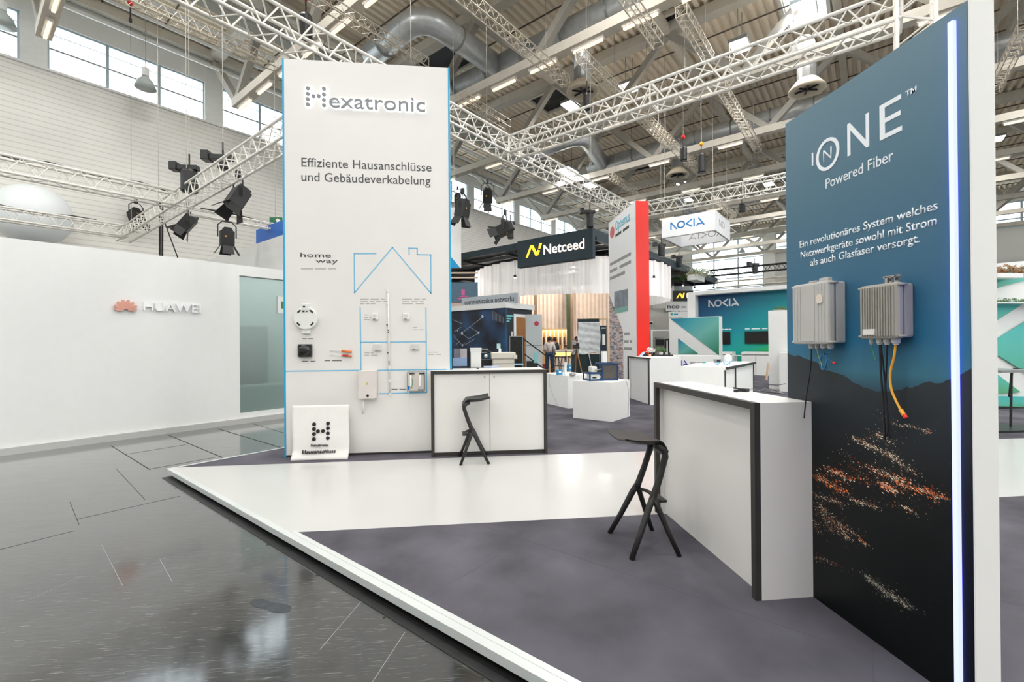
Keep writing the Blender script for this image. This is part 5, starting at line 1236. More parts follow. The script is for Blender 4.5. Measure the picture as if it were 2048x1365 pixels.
# magenta sign and hanging banner at the tower edge
c = at(920, 585, 19); f = FL(c, -YAW)
t = thing('hanging_sign', 'blue grey screen sign with a pink emblem at the right edge of the logo tower', 'sign', c, -YAW)
bx('screen', pm('slate_blue', (84, 112, 134), .4, var=.08), t, f, -.6, .75, 0, .08, -.42, .42)
bx('emblem', pm('pink_emblem', (230, 100, 160), .5, var=0), t, f, .06, .2, -.02, 0, -.12, .12); bx('emblem', MATS['pink_emblem'], t, f, -.02, .34, -.02, 0, -.2, -.15); bx('emblem', MATS['pink_emblem'], t, f, -.1, .34, -.02, 0, -.29, -.25)
for z in (.75, .95): bx('timber_rail', PINK2, t, f, -.6, .75, 0, .05, z-.16, z-.1)
bx('lower_panel', pm('dusty_pink', (214, 188, 178), .6, var=.04), t, f, -.6, .75, .05, .1, -2.4, -.42)
c = at(908, 430, 12.5); f = FL((c.x, c.y, 0), -YAW)
t = thing('hanging_banner', 'white hanging banner with a blue corner at the right edge of the logo tower', 'banner', (c.x, c.y, 3.5), -YAW)
z0 = at(908, 536, 12.5).z; z1 = at(908, 415, 12.5).z
bx('banner_face', PAINT, t, f, -.5, .18, 0, .1, z0, z1)
build(MB(f).prism([(-.5, z0), (.16, z0), (-.1, z0+.32), (-.5, z0+.8)], -.004, 0, 'y'), 'blue_corner', pm('banner_blue', (20, 150, 210), .5, var=0), t)
build(MB(f).tube((0, .05, z1), (0, .05, 12.5), .006, 5), 'hanger', WIRE, t)

# ---- things on the tower counter and just behind it
HZ = 1.0975
def onc(x, y): return Z(x, y, CH)
t = thing('acrylic_stand', 'clear acrylic brochure stand on the counter against the tower edge', 'brochure stand', onc(921, 733), 0); c = onc(921, 733); f = FL((c.x, c.y, CH+.001))
bx('leaflet', pm('leaflet_blue', (150, 178, 214), .4, var=.1), t, f, -.12, .1, 0, .012, 0, .13); bx('back_sheet', pm('clear_sheet', (190, 186, 190), .2, var=.1), t, f, .0, .1, .02, .025, .0, .27)
bx('card', pm('grey_card', (120, 120, 130), .5, var=.2), t, f, -.1, .0, .02, .026, .13, .27)
t = thing('white_duct_box', 'tall white plastic terminal box standing on the tower counter', 'device', onc(952, 736)); c = onc(952, 736); f = FL((c.x, c.y, CH+.001))
bx('body', DUCTP, t, f, -.075, .075, 0, .1, 0, .25, bevel=.004); bx('collar', DUCTP, t, f, -.083, .083, -.006, .106, .235, .25); bx('cap', DUCTP, t, f, -.083, .083, -.006, .106, .262, .285, bevel=.003); bx('neck', DUCTP, t, f, -.075, .075, 0, .1, .25, .262)
c = onc(1003, 728.5); t = thing('storage_crate', 'beige plastic storage crate with lid standing behind the tower counter', 'crate', (c.x, 7.05, ZF)); f = FL((PY(1006, 720, 7.05).x, 7.05, 0))
PL = pm('cream_crate', (214, 208, 194), .5, var=.04)
bx('crate_body', PL, t, f, -.16, .18, 0, .4, ZF, 1.2, bevel=.01); bx('crate_lid', PL, t, f, -.18, .2, -.02, .42, 1.2, 1.3, bevel=.01); bx('groove', GREYM, t, f, -.165, .185, -.003, 0, 1.12, 1.13)
bx('latch', PL, t, f, .17, .22, -.04, .0, 1.2, 1.26)
bx('price_stand', SOFTW, t, f, -.06, -.02, .1, .12, 1.3, 1.36); bx('price_card', pm('mint_card', (170, 205, 205), .5, var=.1), t, f, -.09, -.03, .09, .1, 1.36, 1.44)
t = thing('tripod_gear', 'dark heap of camera and cable gear behind the tower counter', 'equipment', (PY(972, 720, 7.3).x, 7.3, ZF)); f = FL((PY(974, 720, 7.3).x, 7.3, 0))
bx('case', MATTE, t, f, -.12, .1, 0, .3, ZF, 1.18); bx('bracket', GREYM, t, f, -.14, .02, -.05, -.02, 1.34, 1.36); bx('bracket', GREYM, t, f, -.1, .0, -.05, -.02, 1.29, 1.31)
build(MB(f).tube((-.1, 0, 1.34), (.16, 0, 1.28), .014, 6), 'arm', MATTE, t); bx('teal_block', pm('dark_teal', (20, 84, 92), .5, var=.1), t, f, .0, .1, -.03, .05, 1.2, 1.28); build(MB(f).ball((-.02, -.05, 1.24), .03, 10, 6), 'grip', SOFTW, t, smooth=True)
for x, y, l in [(895, 737.5, 'small grey metal clip lying at the left of the tower counter'), (904, 737.5, 'tiny dark connector beside the acrylic stand'), (938.5, 737, 'small black and white connector left of the white terminal box'), (955.5, 739, 'tiny black connector in front of the white terminal box')]:
    c = onc(x, y); o = build(MB(FL((c.x, c.y, CH+.001))).box(-.018, .018, -.01, .01, 0, .012).box(-.008, .008, -.016, -.01, 0, .008), 'connector', (MATTE if 'dark' in l or 'black' in l else GREYM)); tag(o, l, 'connector', 'connectors on the tower counter')
for (x0, y0, x1, y1), l, m in [((968, 736, 996, 733.5), 'flat pale blue leaflet with a dark edge on the tower counter', pm('pale_blue_print', (176, 190, 226), .4, var=.05)), ((1005, 731, 1046, 730), 'long light blue tray at the back of the tower counter', pm('light_blue_tray', (150, 200, 232), .4, var=.05))]:
    a = onc(x0, y0); b = onc(x1, y1)
    y_lo = min(a.y, b.y); o = build(MB().box(a.x, b.x, y_lo, y_lo+.16, CH+.001, CH+.016), 'leaflet', m, bevel=.002); tag(o, l, 'leaflet')

# ---- low plinths behind the tower counter
def plinth(label, A, B, Cc, h):
    c = (A+Cc)/2; D = A+Cc-B
    t = thing('plinth', label, 'plinth', (c.x, c.y, 0)); build(MB().prism([(p.x, p.y) for p in (A, B, Cc, D)], 0, h, 'z'), 'block', SOFTW, t, bevel=.004)
    return t, A, B, Cc, D
A, B, Cc = Z(1146, 836.4, 0), Z(1224, 844.7, 0), Z(1260, 833.4, 0)
t, A1, B1, C1, D1 = plinth('low white cube plinth carrying the blue framed machine', A, B, Cc, .715)
o = build(MB().path([tuple(PY(*q, B.y+.13)) for q in [(1253, 764), (1257, 780), (1258, 800), (1256, 832)]], .004, 6), 'loose_cable', GREYM); tag(o, 'thin grey cable hanging down the right side of the cube plinth', 'cable')
A, B = Z(1085, 806, 0), Z(1136.5, 817.7, 0); Cc = B+(B-A).cross(V((0, 0, 1))).normalized()*-(.75)
if Cc.y < B.y: Cc = B-(Cc-B)
t, A2, B2, C2, D2 = plinth('low white plinth with small blue boxes, between tower counter and cube plinth', A, B, Cc, .715)
o = build(MB().path([tuple(V((0, -.012, 0))+A2.lerp(B2, u)+V((0, 0, z))) for u, z in [(.3, .71), (.28, .5), (.38, .3), (.6, .02)]], .003, 6), 'loose_cable', GREYM); tag(o, 'pale cable hanging down the front of the small plinth', 'cable')
# blue framed machine
BLF = pm('blue_aluminium', (38, 72, 120), .35, metal=.4, var=.05)
c = (A1+C1)/2; f = FL((c.x-.05, c.y, .7165), .12); t = thing('framed_machine', 'machine in a blue aluminium frame with a smoked panel on the cube plinth', 'machine', (c.x, c.y, .716))
def machine_frame(xs, ys, zs, r=.012):
    for x in xs:
        for y in ys: bx('frame_bar', BLF, t, f, x-r, x+r, y-r, y+r, zs[0], zs[1])
    for y in ys:
        for z in (zs[0]+.02, zs[1]): bx('frame_bar', BLF, t, f, xs[0], xs[-1], y-r, y+r, z-r, z+r)
    for x in xs:
        for z in (zs[0]+.02, zs[1]): bx('frame_bar', BLF, t, f, x-r, x+r, ys[0], ys[-1], z-r, z+r)
machine_frame((.0, .3), (-.18, .14), (0, .32)); machine_frame((-.26, -.02), (-.18, .14), (0, .14))
bx('smoked_panel', pm('smoked_panel', (84, 80, 76), .25, var=.1), t, f, .02, .28, -.17, -.165, .03, .31)
bx('control_unit', DUCTP, t, f, -.23, -.05, -.16, .05, .02, .12, bevel=.005); bx('display', MATTE, t, f, -.2, -.12, -.165, -.16, .05, .08); bx('motor_head', DUCTP, t, f, -.2, -.08, -.12, .05, .16, .27, bevel=.02); build(MB(f).tube((-.14, -.15, .2), (.1, -.15, .24), .012, 8), 'spindle', GREYM, t)
# small things on the small plinth
BBX = pm('cyan_box', (40, 140, 196), .4, var=.08)
for x, y, wd, h, m, l in [(1120, 750, .13, .11, BBX, 'bright blue box standing at the front of the small plinth'), (1140, 742, .09, .15, BBX, 'taller light blue box at the back of the small plinth'), (1131.5, 750, .055, .28, DUCTP, 'slim white plastic tower between the two blue boxes'), (1146, 752, .12, .05, GREYM, 'small grey metal part with screws beside the blue boxes')]:
    c = Z(x, y, .716); t = thing('sample_box', l, 'box', c, .1, 'samples on the small plinth'); f = FL(c, .1)
    bx('body', m, t, f, -wd/2, wd/2, 0, .07, .0005, h, bevel=.003); bx('label_patch', PAINT, t, f, -wd*.2, wd*.25, -.002, 0, h*.4, h*.7)
c = Z(1153, 758, .716)
o = build(MB().path([tuple(c+V(p)) for p in [(-.1, .1, .02), (0, .0, .09), (.04, -.03, .02), (.07, -.02, -.1)]], .004, 6), 'loose_cable', GREYM); tag(o, 'grey cable loop at the right corner of the small plinth', 'cable')

# ---- wrapped screen and menu board further back
c = at(1178, 700, 14.2); f = FL((c.x, c.y, 0), -YAW)
WRAP = pm('plastic_wrap', (218, 224, 226), .25, var=.12, scale=5, bump=1.0, bscale=9); TEALD = pm('dark_petrol_box', (20, 44, 48), .5, var=.1)
t = thing('wrapped_screen', 'upright screen wrapped in crinkled clear plastic on a dark petrol base', 'screen', (c.x, c.y, ZF), -YAW)
def wr(u, v): return (-.35+.7*u+.012*math.sin(9*v+3*u), -.03-.012*abs(math.sin(13*u+9*v+2*math.sin(5*v)))-.008*math.sin(31*v+4*u), 1.08+1.0*v-.03*math.sin(7*u)*(1-v))
build(MB(f).grid(wr, 30, 30), 'plastic_wrap', WRAP, t, smooth=True, solid=.004); bx('screen_body', TEALD, t, f, -.35, .33, .0, .06, 1.1, 2.18); bx('base', TEALD, t, f, -.52, .33, 0, .4, ZF, 1.06)
for x in (-.36, -.02): build(MB(f).path([(x, -.05, 1.1), (x+.05, -.1, .8), (x+.14, -.12, .4)], .012, 6), 'tape_strip', DUCTP, t)
c = at(1206, 700, 15.2); f = FL((c.x, c.y, 0), -YAW); t = thing('menu_board', 'dark menu board in a timber frame left of the red topped tower', 'sign', (c.x, c.y, ZF), -YAW)
bx('board', pm('menu_dark', (22, 44, 58), .5, var=.1), t, f, -.1, .12, 0, .04, .3, 2.0); bx('timber_frame', WOOD, t, f, .13, .18, -.02, .05, ZF, 2.2); bx('timber_frame', WOOD, t, f, -.5, .18, -.02, .05, 2.2, 2.25); bx('printed_line', PAINT, t, f, -.02, .08, -.003, 0, 1.35, 1.7); bx('printed_line', SOFTW, t, f, -.05, .1, -.003, 0, 1.9, 1.93)
c = at(1209.5, 716, 11.0); t = thing('white_box', 'small white box on a stand left of the red topped tower', 'box', (c.x, c.y, 0)); bx('box', SOFTW, t, FL((c.x, c.y, 0)), -.06, .06, 0, .1, .9, 1.22); bx('stand', GREYM, t, FL((c.x, c.y, 0)), -.02, .02, .03, .07, 0, .9)
c = at(1153, 700, 12.5); f = FL((c.x, c.y, 0), 0)
t = thing('tripod', 'dark camera tripod beside the wrapped screen', 'tripod', (c.x, c.y, 0))
for dx, dy in ((-.3, -.1), (.25, -.15), (.0, .3)): build(MB(f).tube((0, 0, 1.25), (dx, dy, 0), .018, 6), 'leg', MATTE if dx < 0 else BROWN, t)
bx('camera', MATTE, t, f, -.09, .07, -.06, .06, 1.27, 1.42, bevel=.01); bx('camera_monitor', GREYM, t, f, -.14, -.04, -.1, -.08, 1.38, 1.5)

# ---- red topped tower and its counter
RX, RY0, RY1, RH = 4.455, 11.284, 13.49, 5.115
t = thing('red_tower', 'tall white printed tower with a red upright end', 'exhibition wall', (RX+.17, (RY0+RY1)/2, 0))
bx('wall_panel', pm('bright_white_board', (252, 252, 252), .5, var=0), t, FB, RX, RX+.35, RY0, RY1, 0, RH)
REDG = pm('red_gloss', (238, 34, 16), .3, var=.1, scale=.6)
bx('red_end', REDG, t, FB, RX+.0, RX+.351, RY0-.01, RY0, 0, RH)
def rtext(s, l, r, ch, m=INK, **k): return text('lettering', s, PX(*l, RX), V((RX, PX(*r, RX).y, PX(*l, RX).z)), ch, m, t, V((-1, 0, 0)), depth=.004, **k)
rtext('Opternus', (1231, 462), (1260, 452), .26, pm('cyan_print', (90, 190, 214), .5, var=0), bold=.01)
bars('small_print', 2, PX(1231, 475, RX), V((RX, PX(1258, 463, RX).y, PX(1231, 475, RX).z)), .08, INK, t, V((-1, 0, 0)))
def rbars(n, l, r, h, m, sd): a = PX(*l, RX); b = V((RX, PX(*r, RX).y, a.z)); bars('small_print', n, a, b, h, m, t, V((-1, 0, 0)), sd)
for i, n_ in enumerate((1, 2, 1)): rbars(n_, (1220, 533+i*14), (1262-(i == 2)*12, 520+i*14), .09, INKL, i)
for i, (n_, yy) in enumerate([(1, 671), (2, 686), (1, 700)]): rbars(n_, (1248, yy), (1264-(i == 0)*5, yy), .07, INKL, i)
c = PX(1224.5, 465, RX); build(MB().grid(lambda u, v: (RX-.004, c.y+.2*v*math.cos(u*6.2832), c.z+.17*v*math.sin(u*6.2832)), 20, 2), 'red_disc', pm('soft_red', (226, 110, 110), .5, var=0), t)
def photo_mat():
    m = pm('street_photo_print', (190, 176, 170), .5, var=.0); nt = m.node_tree; b = nt.nodes['Principled BSDF']; tc = nt.nodes.new('ShaderNodeTexCoord'); v = nt.nodes.new('ShaderNodeTexVoronoi'); v.inputs['Scale'].default_value = 9
    mp = nt.nodes.new('ShaderNodeMapping'); mp.inputs['Scale'].default_value = (1, .5, 2.6); mp.inputs['Rotation'].default_value = (.5, 0, 0)
    r = nt.nodes.new('ShaderNodeValToRGB'); e = r.color_ramp.elements; e[0].color = lin((226, 204, 198)); e[0].position = .1; e[1].color = lin((92, 92, 104)); e[1].position = .95
    for p_, c_ in ((.35, (206, 196, 196)), (.55, (190, 150, 140)), (.75, (150, 160, 176))): k_ = e.new(p_); k_.color = lin(c_)
    nt.links.new(tc.outputs['Object'], mp.inputs[0]); nt.links.new(mp.outputs[0], v.inputs['Vector']); sp = nt.nodes.new('ShaderNodeSeparateColor'); nt.links.new(v.outputs['Color'], sp.inputs[0]); nt.links.new(sp.outputs[0], r.inputs[0]); nt.links.new(r.outputs[0], b.inputs['Base Color']); return m
PHOTO = photo_mat()
pq = [PX(*q, RX) for q in [(1217.5, 575), (1246, 570), (1246, 625), (1246, 760), (1217.5, 735)]]
yl = RY1-.02; yr = PX(1246, 640, RX).y
build(MB().prism([(yl, .02), (yr, .02), (yr, 1.75), (yl, 2.9)], RX-.004, RX, 'x'), 'street_photo', PHOTO, t)
build(MB().prism([(p.y, p.z) for p in [PX(*q, RX) for q in [(1229, 584), (1256, 578), (1256, 622), (1229, 628)]]], RX-.008, RX-.004, 'x'), 'photo_inset', pm('inset_photo', (130, 140, 150), .5, var=.3, scale=4), t)
build(MB().prism([(p.y, p.z) for p in [PX(*q, RX) for q in [(1229, 618), (1256, 612), (1256, 622), (1229, 628)]]], RX-.01, RX-.008, 'x'), 'inset_strip', pm('inset_mint', (130, 186, 176), .5, var=.05), t)

X0, X1, Y0, Y1, H3 = 4.165, 4.946, 9.864, 11.19, 1.083
t = thing('counter', 'white counter with a thin dark edge in front of the red topped tower', 'counter', ((X0+X1)/2, (Y0+Y1)/2, 0))
bx('carcass', SOFTW, t, FB, X0+.06, X1, Y0+.0, Y1, 0, H3-.002); bx('worktop', SOFTW, t, FB, X0, X1, Y0, Y1, H3-.002, H3)
bx('side_cheek', SOFTW, t, FB, X0+.03, X0+.06, Y0, Y0+.03, 0, H3-.035); 
for y in (Y0, Y1-.035): bx('frame_edge', BLACK, t, FB, X0, X0+.03, y, y+.035, 0, H3-.036)
bx('frame_edge', BLACK, t, FB, X0, X0+.06, Y0, Y1, H3-.036, H3-.002)
def k3(x, y): return Z(x, y, H3)
c = V((PY(1323, 713, 11.0).x, 11.0, H3)); t = thing('display_tray', 'black display tray carrying small devices on the counter by the red tower', 'tray', c); f = FL((c.x, c.y, H3+.001))
bx('tray', MATTE, t, f, -.26, .26, -.12, .12, 0, .03, bevel=.01)
for dx, dy, w_, h, m in [(-.2, 0, .05, .06, MATTE), (-.1, .03, .06, .1, GREYM), (-.02, -.04, .04, .07, DUCTP), (.07, 0, .05, .09, MATTE), (.14, .04, .05, .06, DUCTP), (.2, -.02, .03, .05, MATTE)]: bx('small_device', m, t, f, dx-w_/2, dx+w_/2, dy-.03, dy+.03, .03, .03+h, bevel=.004)
c = V((PY(1322, 711, 10.85).x, 10.75, H3)); t = thing('potted_plant', 'small green pot plant on the counter by the red tower', 'plant', c+V((.08, .25, .0))); f = FL((c.x+.06, c.y+.25, H3+.001))
build(MB(f).lathe([(.045, 0), (.06, .1), (.05, .1)], (0, 0, 0), 14), 'pot', DUCTP, t, smooth=True); foliage('foliage', (c.x+.06, c.y+.25, H3+.1), .12, .12, .13, 260, LEAF, t, 8, .04)
c = V((PY(1306, 711, 10.85).x, 10.8, H3)); t = thing('flower_vase', 'white blossoms in a dark vase on the counter by the red tower', 'flowers', c+V((0, .2, 0))); f = FL((c.x, c.y+.2, H3+.001))
build(MB(f).lathe([(.03, 0), (.045, .05), (.03, .1)], (0, 0, 0), 12), 'vase', MATTE, t, smooth=True)
foliage('blossoms', (c.x, c.y+.2, H3+.1), .1, .1, .12, 160, PAINT, t, 9, .04)
c = V((PY(1287, 713, 10.8).x, 10.8, H3)); t = thing('tablet', 'tilted tablet with a pale blue screen on the counter by the red tower', 'tablet', c); f = FL((c.x, c.y, H3+.001))
build(MB(f).prism([(-.1, 0), (.02, .12), (.04, .11), (-.07, 0)], -.05, .08, 'y'), 'screen', pm('pale_screen', (190, 214, 232), .3, var=.05), t); build(MB(f).prism([(-.05, 0), (.05, .1), (.12, .02), (.1, 0)], .0, .06, 'y'), 'stand', MATTE, t)
bx('cup', pm('orange_cup', (236, 170, 130), .5, var=.1), t, f, .13, .18, -.05, 0, 0, .055)

# ---- counter in the middle with a dark edge, grey top things
H4 = 1.1; a0, a1_, b0, b1 = 6.52, 8.45, 1.5, 2.12
t = thing('counter', 'white hall counter with a dark top edge, seen behind the right counter top', 'counter', H(7.4, 1.8, 0), HROT)
bx('carcass', SOFTW, t, FH, a0, a1_, b0+.05, b1, 0, H4-.04); bx('worktop', SOFTW, t, FH, a0, a1_, b0+.03, b1, H4-.04, H4)
bx('frame_edge', BLACK, t, FH, a0+.02, a1_, b0, b0+.03, H4-.035, H4)
for a in (a0+.02, a0+.62, a1_-.03): bx('frame_edge', BLACK, t, FH, a, a+.008, b0+.028, b0+.045, 0, H4-.035)
def k4(x, y): return Z(x, y, H4)
c = k4(1456, 724); t = thing('white_terminal', 'white rounded terminal on the hall counter', 'device', c); f = FL((c.x, c.y, H4+.001), .4)
bx('body', SOFTW, t, f, -.05, .05, -.04, .04, 0, .11, bevel=.01)
for dx, dy in ((-.035, 0), (.0, 0), (.035, 0)): build(MB(f).ball((dx, dy, .118), .014, 8, 6), 'knob', SOFTW, t, smooth=True)
c = k4(1438, 726); t = thing('grey_module', 'grey module with printed front on the hall counter', 'device', c); f = FL((c.x, c.y, H4+.001), .4); bx('body', GREYM, t, f, -.07, .06, 0, .05, 0, .055); bx('front_print', MATTE, t, f, -.05, .03, -.003, 0, .01, .045)
pts = [k4(1430+36*u+3*math.sin(19*u), 727+3.2*math.sin(31*u))+V((0, 0, .006+.004*math.sin(9*u))) for u in [i/60 for i in range(61)]]
o = build(MB().path([tuple(p) for p in pts], .005, 6), 'blue_cable', pm('cyan_cable', (90, 180, 220), .4, var=.05), smooth=True); tag(o, 'tangled light blue cable on the hall counter', 'cable')
c = k4(1410, 729); t = thing('paper_stack', 'loose white papers on the hall counter', 'papers', c); f = FL((c.x, c.y, H4+.001), .3); bx('sheet', PAINT, t, f, -.15, .1, 0, .12, 0, .004); bx('sheet', SOFTW, t, f, -.05, .14, .05, .2, .004, .008); bx('raised_corner', pm('teal_print', (40, 150, 130), .5, var=.05), t, f, .06, .12, .1, .11, .008, .03)

# ---- stand with green and teal diagonal panel
def teal_mat(name, stops, ax='X'):
    m = bpy.data.materials.new(name); m.use_nodes = True; nt = m.node_tree; b = nt.nodes['Principled BSDF']; b.inputs['Roughness'].default_value = .5
    tc = nt.nodes.new('ShaderNodeTexCoord'); sp = nt.nodes.new('ShaderNodeSeparateXYZ'); nt.links.new(tc.outputs['Generated'], sp.inputs[0])
    r = nt.nodes.new('ShaderNodeValToRGB'); e = r.color_ramp.elements; e[0].position = stops[0][0]; e[0].color = lin(stops[0][1]); e[1].position = stops[-1][0]; e[1].color = lin(stops[-1][1])
    for p_, c_ in stops[1:-1]: k_ = e.new(p_); k_.color = lin(c_)
    ad = nt.nodes.new('ShaderNodeMath'); ad.operation = 'ADD'; mu = nt.nodes.new('ShaderNodeMath'); mu.operation = 'MULTIPLY'; mu.inputs[1].default_value = .5
    inv = nt.nodes.new('ShaderNodeMath'); inv.operation = 'SUBTRACT'; inv.inputs[0].default_value = 1
    nt.links.new(sp.outputs['Z'], inv.inputs[1])
    if ax == 'Z': nt.links.new(inv.outputs[0], r.inputs[0])
    else:
        i2 = nt.nodes.new('ShaderNodeMath'); i2.operation = 'SUBTRACT'; i2.inputs[0].default_value = 1; nt.links.new(sp.outputs['Y'], i2.inputs[1])
        nt.links.new(i2.outputs[0], ad.inputs[0]); nt.links.new(inv.outputs[0], ad.inputs[1]); nt.links.new(ad.outputs[0], mu.inputs[0]); nt.links.new(mu.outputs[0], r.inputs[0])
    nt.links.new(r.outputs[0], b.inputs['Base Color']); return m
TG = teal_mat('teal_green_gradient', [(0, (10, 110, 150)), (.25, (60, 160, 175)), (.55, (110, 185, 175)), (1, (10, 120, 80))])
AN = 16.5
t = thing('diagonal_panel', 'white partition with teal and green diagonal triangles', 'exhibition wall', H(AN, 5, ZF), HROT)
bN = P1(1338, 640, AN).dot(e2); bM = P1(1440, 640, AN).dot(e2); zt = P1(1390, 634.5, AN).z
bx('panel', SOFTW, t, FH, AN, AN+.3, bM, bN, 0, zt); 
def tri(P, m, par, A, nm): return build(MB(FH).prism([(hz(P1(x, y, A)).y, P1(x, y, A).z) for x, y in P], A-.012, A, 'x'), nm, m, par)
tri([(1341, 638), (1438, 633.5), (1438, 711)], TG, t, AN, 'teal_triangle'); tri([(1356.5, 677), (1397, 708), (1356.5, 708)], TG, t, AN, 'teal_triangle'); tri([(1401, 713), (1408, 715.5), (1401, 716)], TG, t, AN, 'teal_triangle'); tri([(1410, 722), (1416, 719), (1418, 724)], TG, t, AN, 'teal_triangle')
# reception desk with blue letters in front of it
AD = 12.5; z1 = P1(1380, 712, AD).z
t = thing('low_desk', 'low white desk front with blue letters below the diagonal panel', 'desk', H(AD, 5, 0), HROT)
bx('front', SOFTW, t, FH, AD, AD+.5, P1(1432, 715, AD).dot(e2), P1(1325, 715, AD).dot(e2), 0, z1)
o0 = P1(1331.5, 731, AD); hl = P1(1331.5, 721.5, AD).z-o0.z
strokes('lettering', NOKIA, .03, pm('deep_blue_print', (50, 60, 160), .5, var=0), t, o0, -e2, UP, NA, depth=.006, sx=(P1(1376, 731, AD)-o0).length/4.3, sy=hl)
p0 = P1(1380, 729, AD); p1_ = P1(1416, 729, AD); bars('small_print', 3, p0, V((p1_.x, p1_.y, p0.z)), .07, INKL, t, NA)

# ---- teal back wall stand
AT = 22.09; zt = 3.7
TW = teal_mat('teal_wall_gradient', [(0, (6, 60, 104)), (.18, (6, 88, 128)), (.42, (8, 150, 160)), (.62, (10, 165, 130)), (.78, (60, 130, 60)), (1, (40, 140, 80))])
t = thing('teal_wall', 'wide teal and green back wall with white frame, two black screens and white letters', 'exhibition wall', H(AT, 1, ZF), HROT)
bL = P1(1397, 640, AT).dot(e2)
bx('print_wall', TW, t, FH, AT, AT+.15, 1.2, bL, 0, zt-.12); bx('print_wall', TW, t, FH, AT, AT+.15, -7, 1.2, 0, zt-.12)
bx('white_frame', SOFTW, t, FH, AT-.5, AT+.15, bL, bL+.35, ZF, zt+.02); bx('white_frame', SOFTW, t, FH, AT-.5, AT+.15, -7, bL, zt-.12, zt+.05)
o0 = P1(1418, 614, AT); xr = P1(1477, 610, AT); strokes('lettering', NOKIA, .06, WHITEP, t, o0, -e2, UP, NA, depth=.01, sx=(V((xr.x, xr.y, o0.z))-o0).length/4.3, sy=.30)
for (x0, x1_, yt, yb) in [(1437, 1461, 665, 689), (1490, 1537, 663.5, 688)]:
    bx('screen', MATS['glossy_black'], t, FH, AT-.06, AT, P1(x1_, yt, AT).dot(e2), P1(x0, yt, AT).dot(e2), P1(x0, yb, AT).z, P1(x0, yt, AT).z)
for x0, x1_, y, s in [(1442, 1463, 660.5, 'Fiber for business'), (1490, 1535, 659.5, 'Open network solutions')]: p0 = P1(x0, y, AT); p1_ = P1(x1_, y, AT); bars('small_print', 3, p0, V((p1_.x, p1_.y, p0.z)), .05, WHITEP, t, NA)
build(MB(FH).prism([(hz(P1(x, y, AT)).y, P1(x, y, AT).z) for x, y in [(1510, 702), (1545, 690), (1573, 684), (1573, 703)]], AT-.004, AT, 'x'), 'green_field_print', pm('bright_green_print', (30, 170, 100), .5, var=.05), t)
for x0, x1_, yt, yb, l in [(1441, 1465, 704, 744, 'low white cabinet under the left black screen'), (1483, 1541, 704, 746, 'low white cabinet under the right black screen')]:
    A_ = AT-1.0; t2 = thing('low_cabinet', l, 'cabinet', H(A_, P1(x0, 720, A_).dot(e2), 0), HROT); b_0 = P1(x1_, 720, A_).dot(e2); b_1 = P1(x0, 720, A_).dot(e2); zc = P1(x0, yt, A_).z
    bx('carcass', SOFTW, t2, FH, A_, A_+.6, b_0, b_1, 0, zc); bx('shadow_gap', GREYM, t2, FH, A_-.01, A_, b_0+.02, b_1-.02, zc-.14, zc-.1); bx('door_gap', GREYM, t2, FH, A_-.003, A_, (b_0+b_1)/2-.01, (b_0+b_1)/2+.01, 0, zc-.14)
c = at(1472, 711, 17); t2 = thing('round_table', 'small round white table beside the diagonal panel', 'table', (c.x, c.y, 0)); f = FL((c.x, c.y, 0)); build(MB(f).lathe([(.25, c.z-.02), (.26, c.z), (.0001, c.z)], (0, 0, 0), 20), 'top', SOFTW, t2); build(MB(f).tube((0, 0, 0), (0, 0, c.z-.02), .03, 8), 'column', SOFTW, t2)
c = at(1559, 700, 13.5); zc = at(1559, 622, 13.5).z; t2 = thing('white_pillar', 'square white pillar with a plant on top just left of the dark blue panel', 'pillar', (c.x, c.y, 0), HROT); f = FL((c.x, c.y, 0), HROT)
bx('shaft', SOFTW, t2, f, -.25, .25, -.25, .25, 0, zc); bx('white_box', SOFTW, t2, f, -.8, -.3, -.4, -.1, 0, 1.1)
t3 = thing('potted_plant', 'green leaves on top of the square white pillar', 'plant', (c.x, c.y, zc)); foliage('foliage', (c.x+.1, c.y, zc+.001), .2, .2, .12, 160, LEAF, t3, 12, .08); bx('dish', GREYM, t3, f, -.15, .15, -.15, .15, zc+.001, zc+.03)
c = at(1537, 727, 16.5); o = build(MB(FL((c.x, c.y, 0), .3)).prism([(-.1, 0), (-.05, 0), (.02, .62), (0, .62)], 0, .06, 'y'), 'leaning_board', WOOD); tag(o, 'thin timber board leaning beside the low white cabinet', 'board')

# ---- lettered signs and office strip between red tower and teal wall
c = at(1366, 592, 27); f = FL(c, -YAW); t = thing('far_sign', 'far black sign with a yellow emblem and a white letter N', 'sign', c, -YAW)
bx('board', pm('sign_black', (30, 30, 30), .5, var=.05), t, f, -.58, .62, 0, .1, -.32, .3)
w_ = MB(f); 
for P in ([(-.42, -.15), (-.34, -.15), (-.14, .15), (-.22, .15)], [(-.22, .15), (-.13, .15), (.0, -.13), (-.08, -.15)], [(-.06, -.15), (.02, -.14), (.1, .17), (.02, .17)]): build(MB(f).prism(P, -.02, 0, 'y'), 'logo_bar', SY, t)
p0 = f(.22, 0, -.12); p1_ = f(.46, 0, -.12); text('lettering', 'N', p0, p1_, .26, SW, t, f(0, -1, 0)-f(0, 0, 0), depth=.01, bold=.01)
bx('hanger_frame', GREYM, t, f, -.5, .5, .04, .06, .3, .6)
c = at(1359, 613, 26.4); f = FL(c, -YAW); t = thing('far_sign', 'far white sign board with grey letters below the black sign', 'sign', c, -YAW); bx('board', PAINT, t, f, -.78, .8, 0, .1, -.28, .22)
text('lettering', 'nco', f(-.72, 0, -.12), f(.0, 0, -.12), .24, INK, t, f(0, -1, 0)-f(0, 0, 0), depth=.01, bold=.01); bars('small_print', 2, f(.1, 0, -.1), f(.74, 0, -.1), .1, INKL, t, f(0, -1, 0)-f(0, 0, 0))
bx('post', GREYM, t, f, -.05, .05, .02, .1, ZF-c.z, -.28)
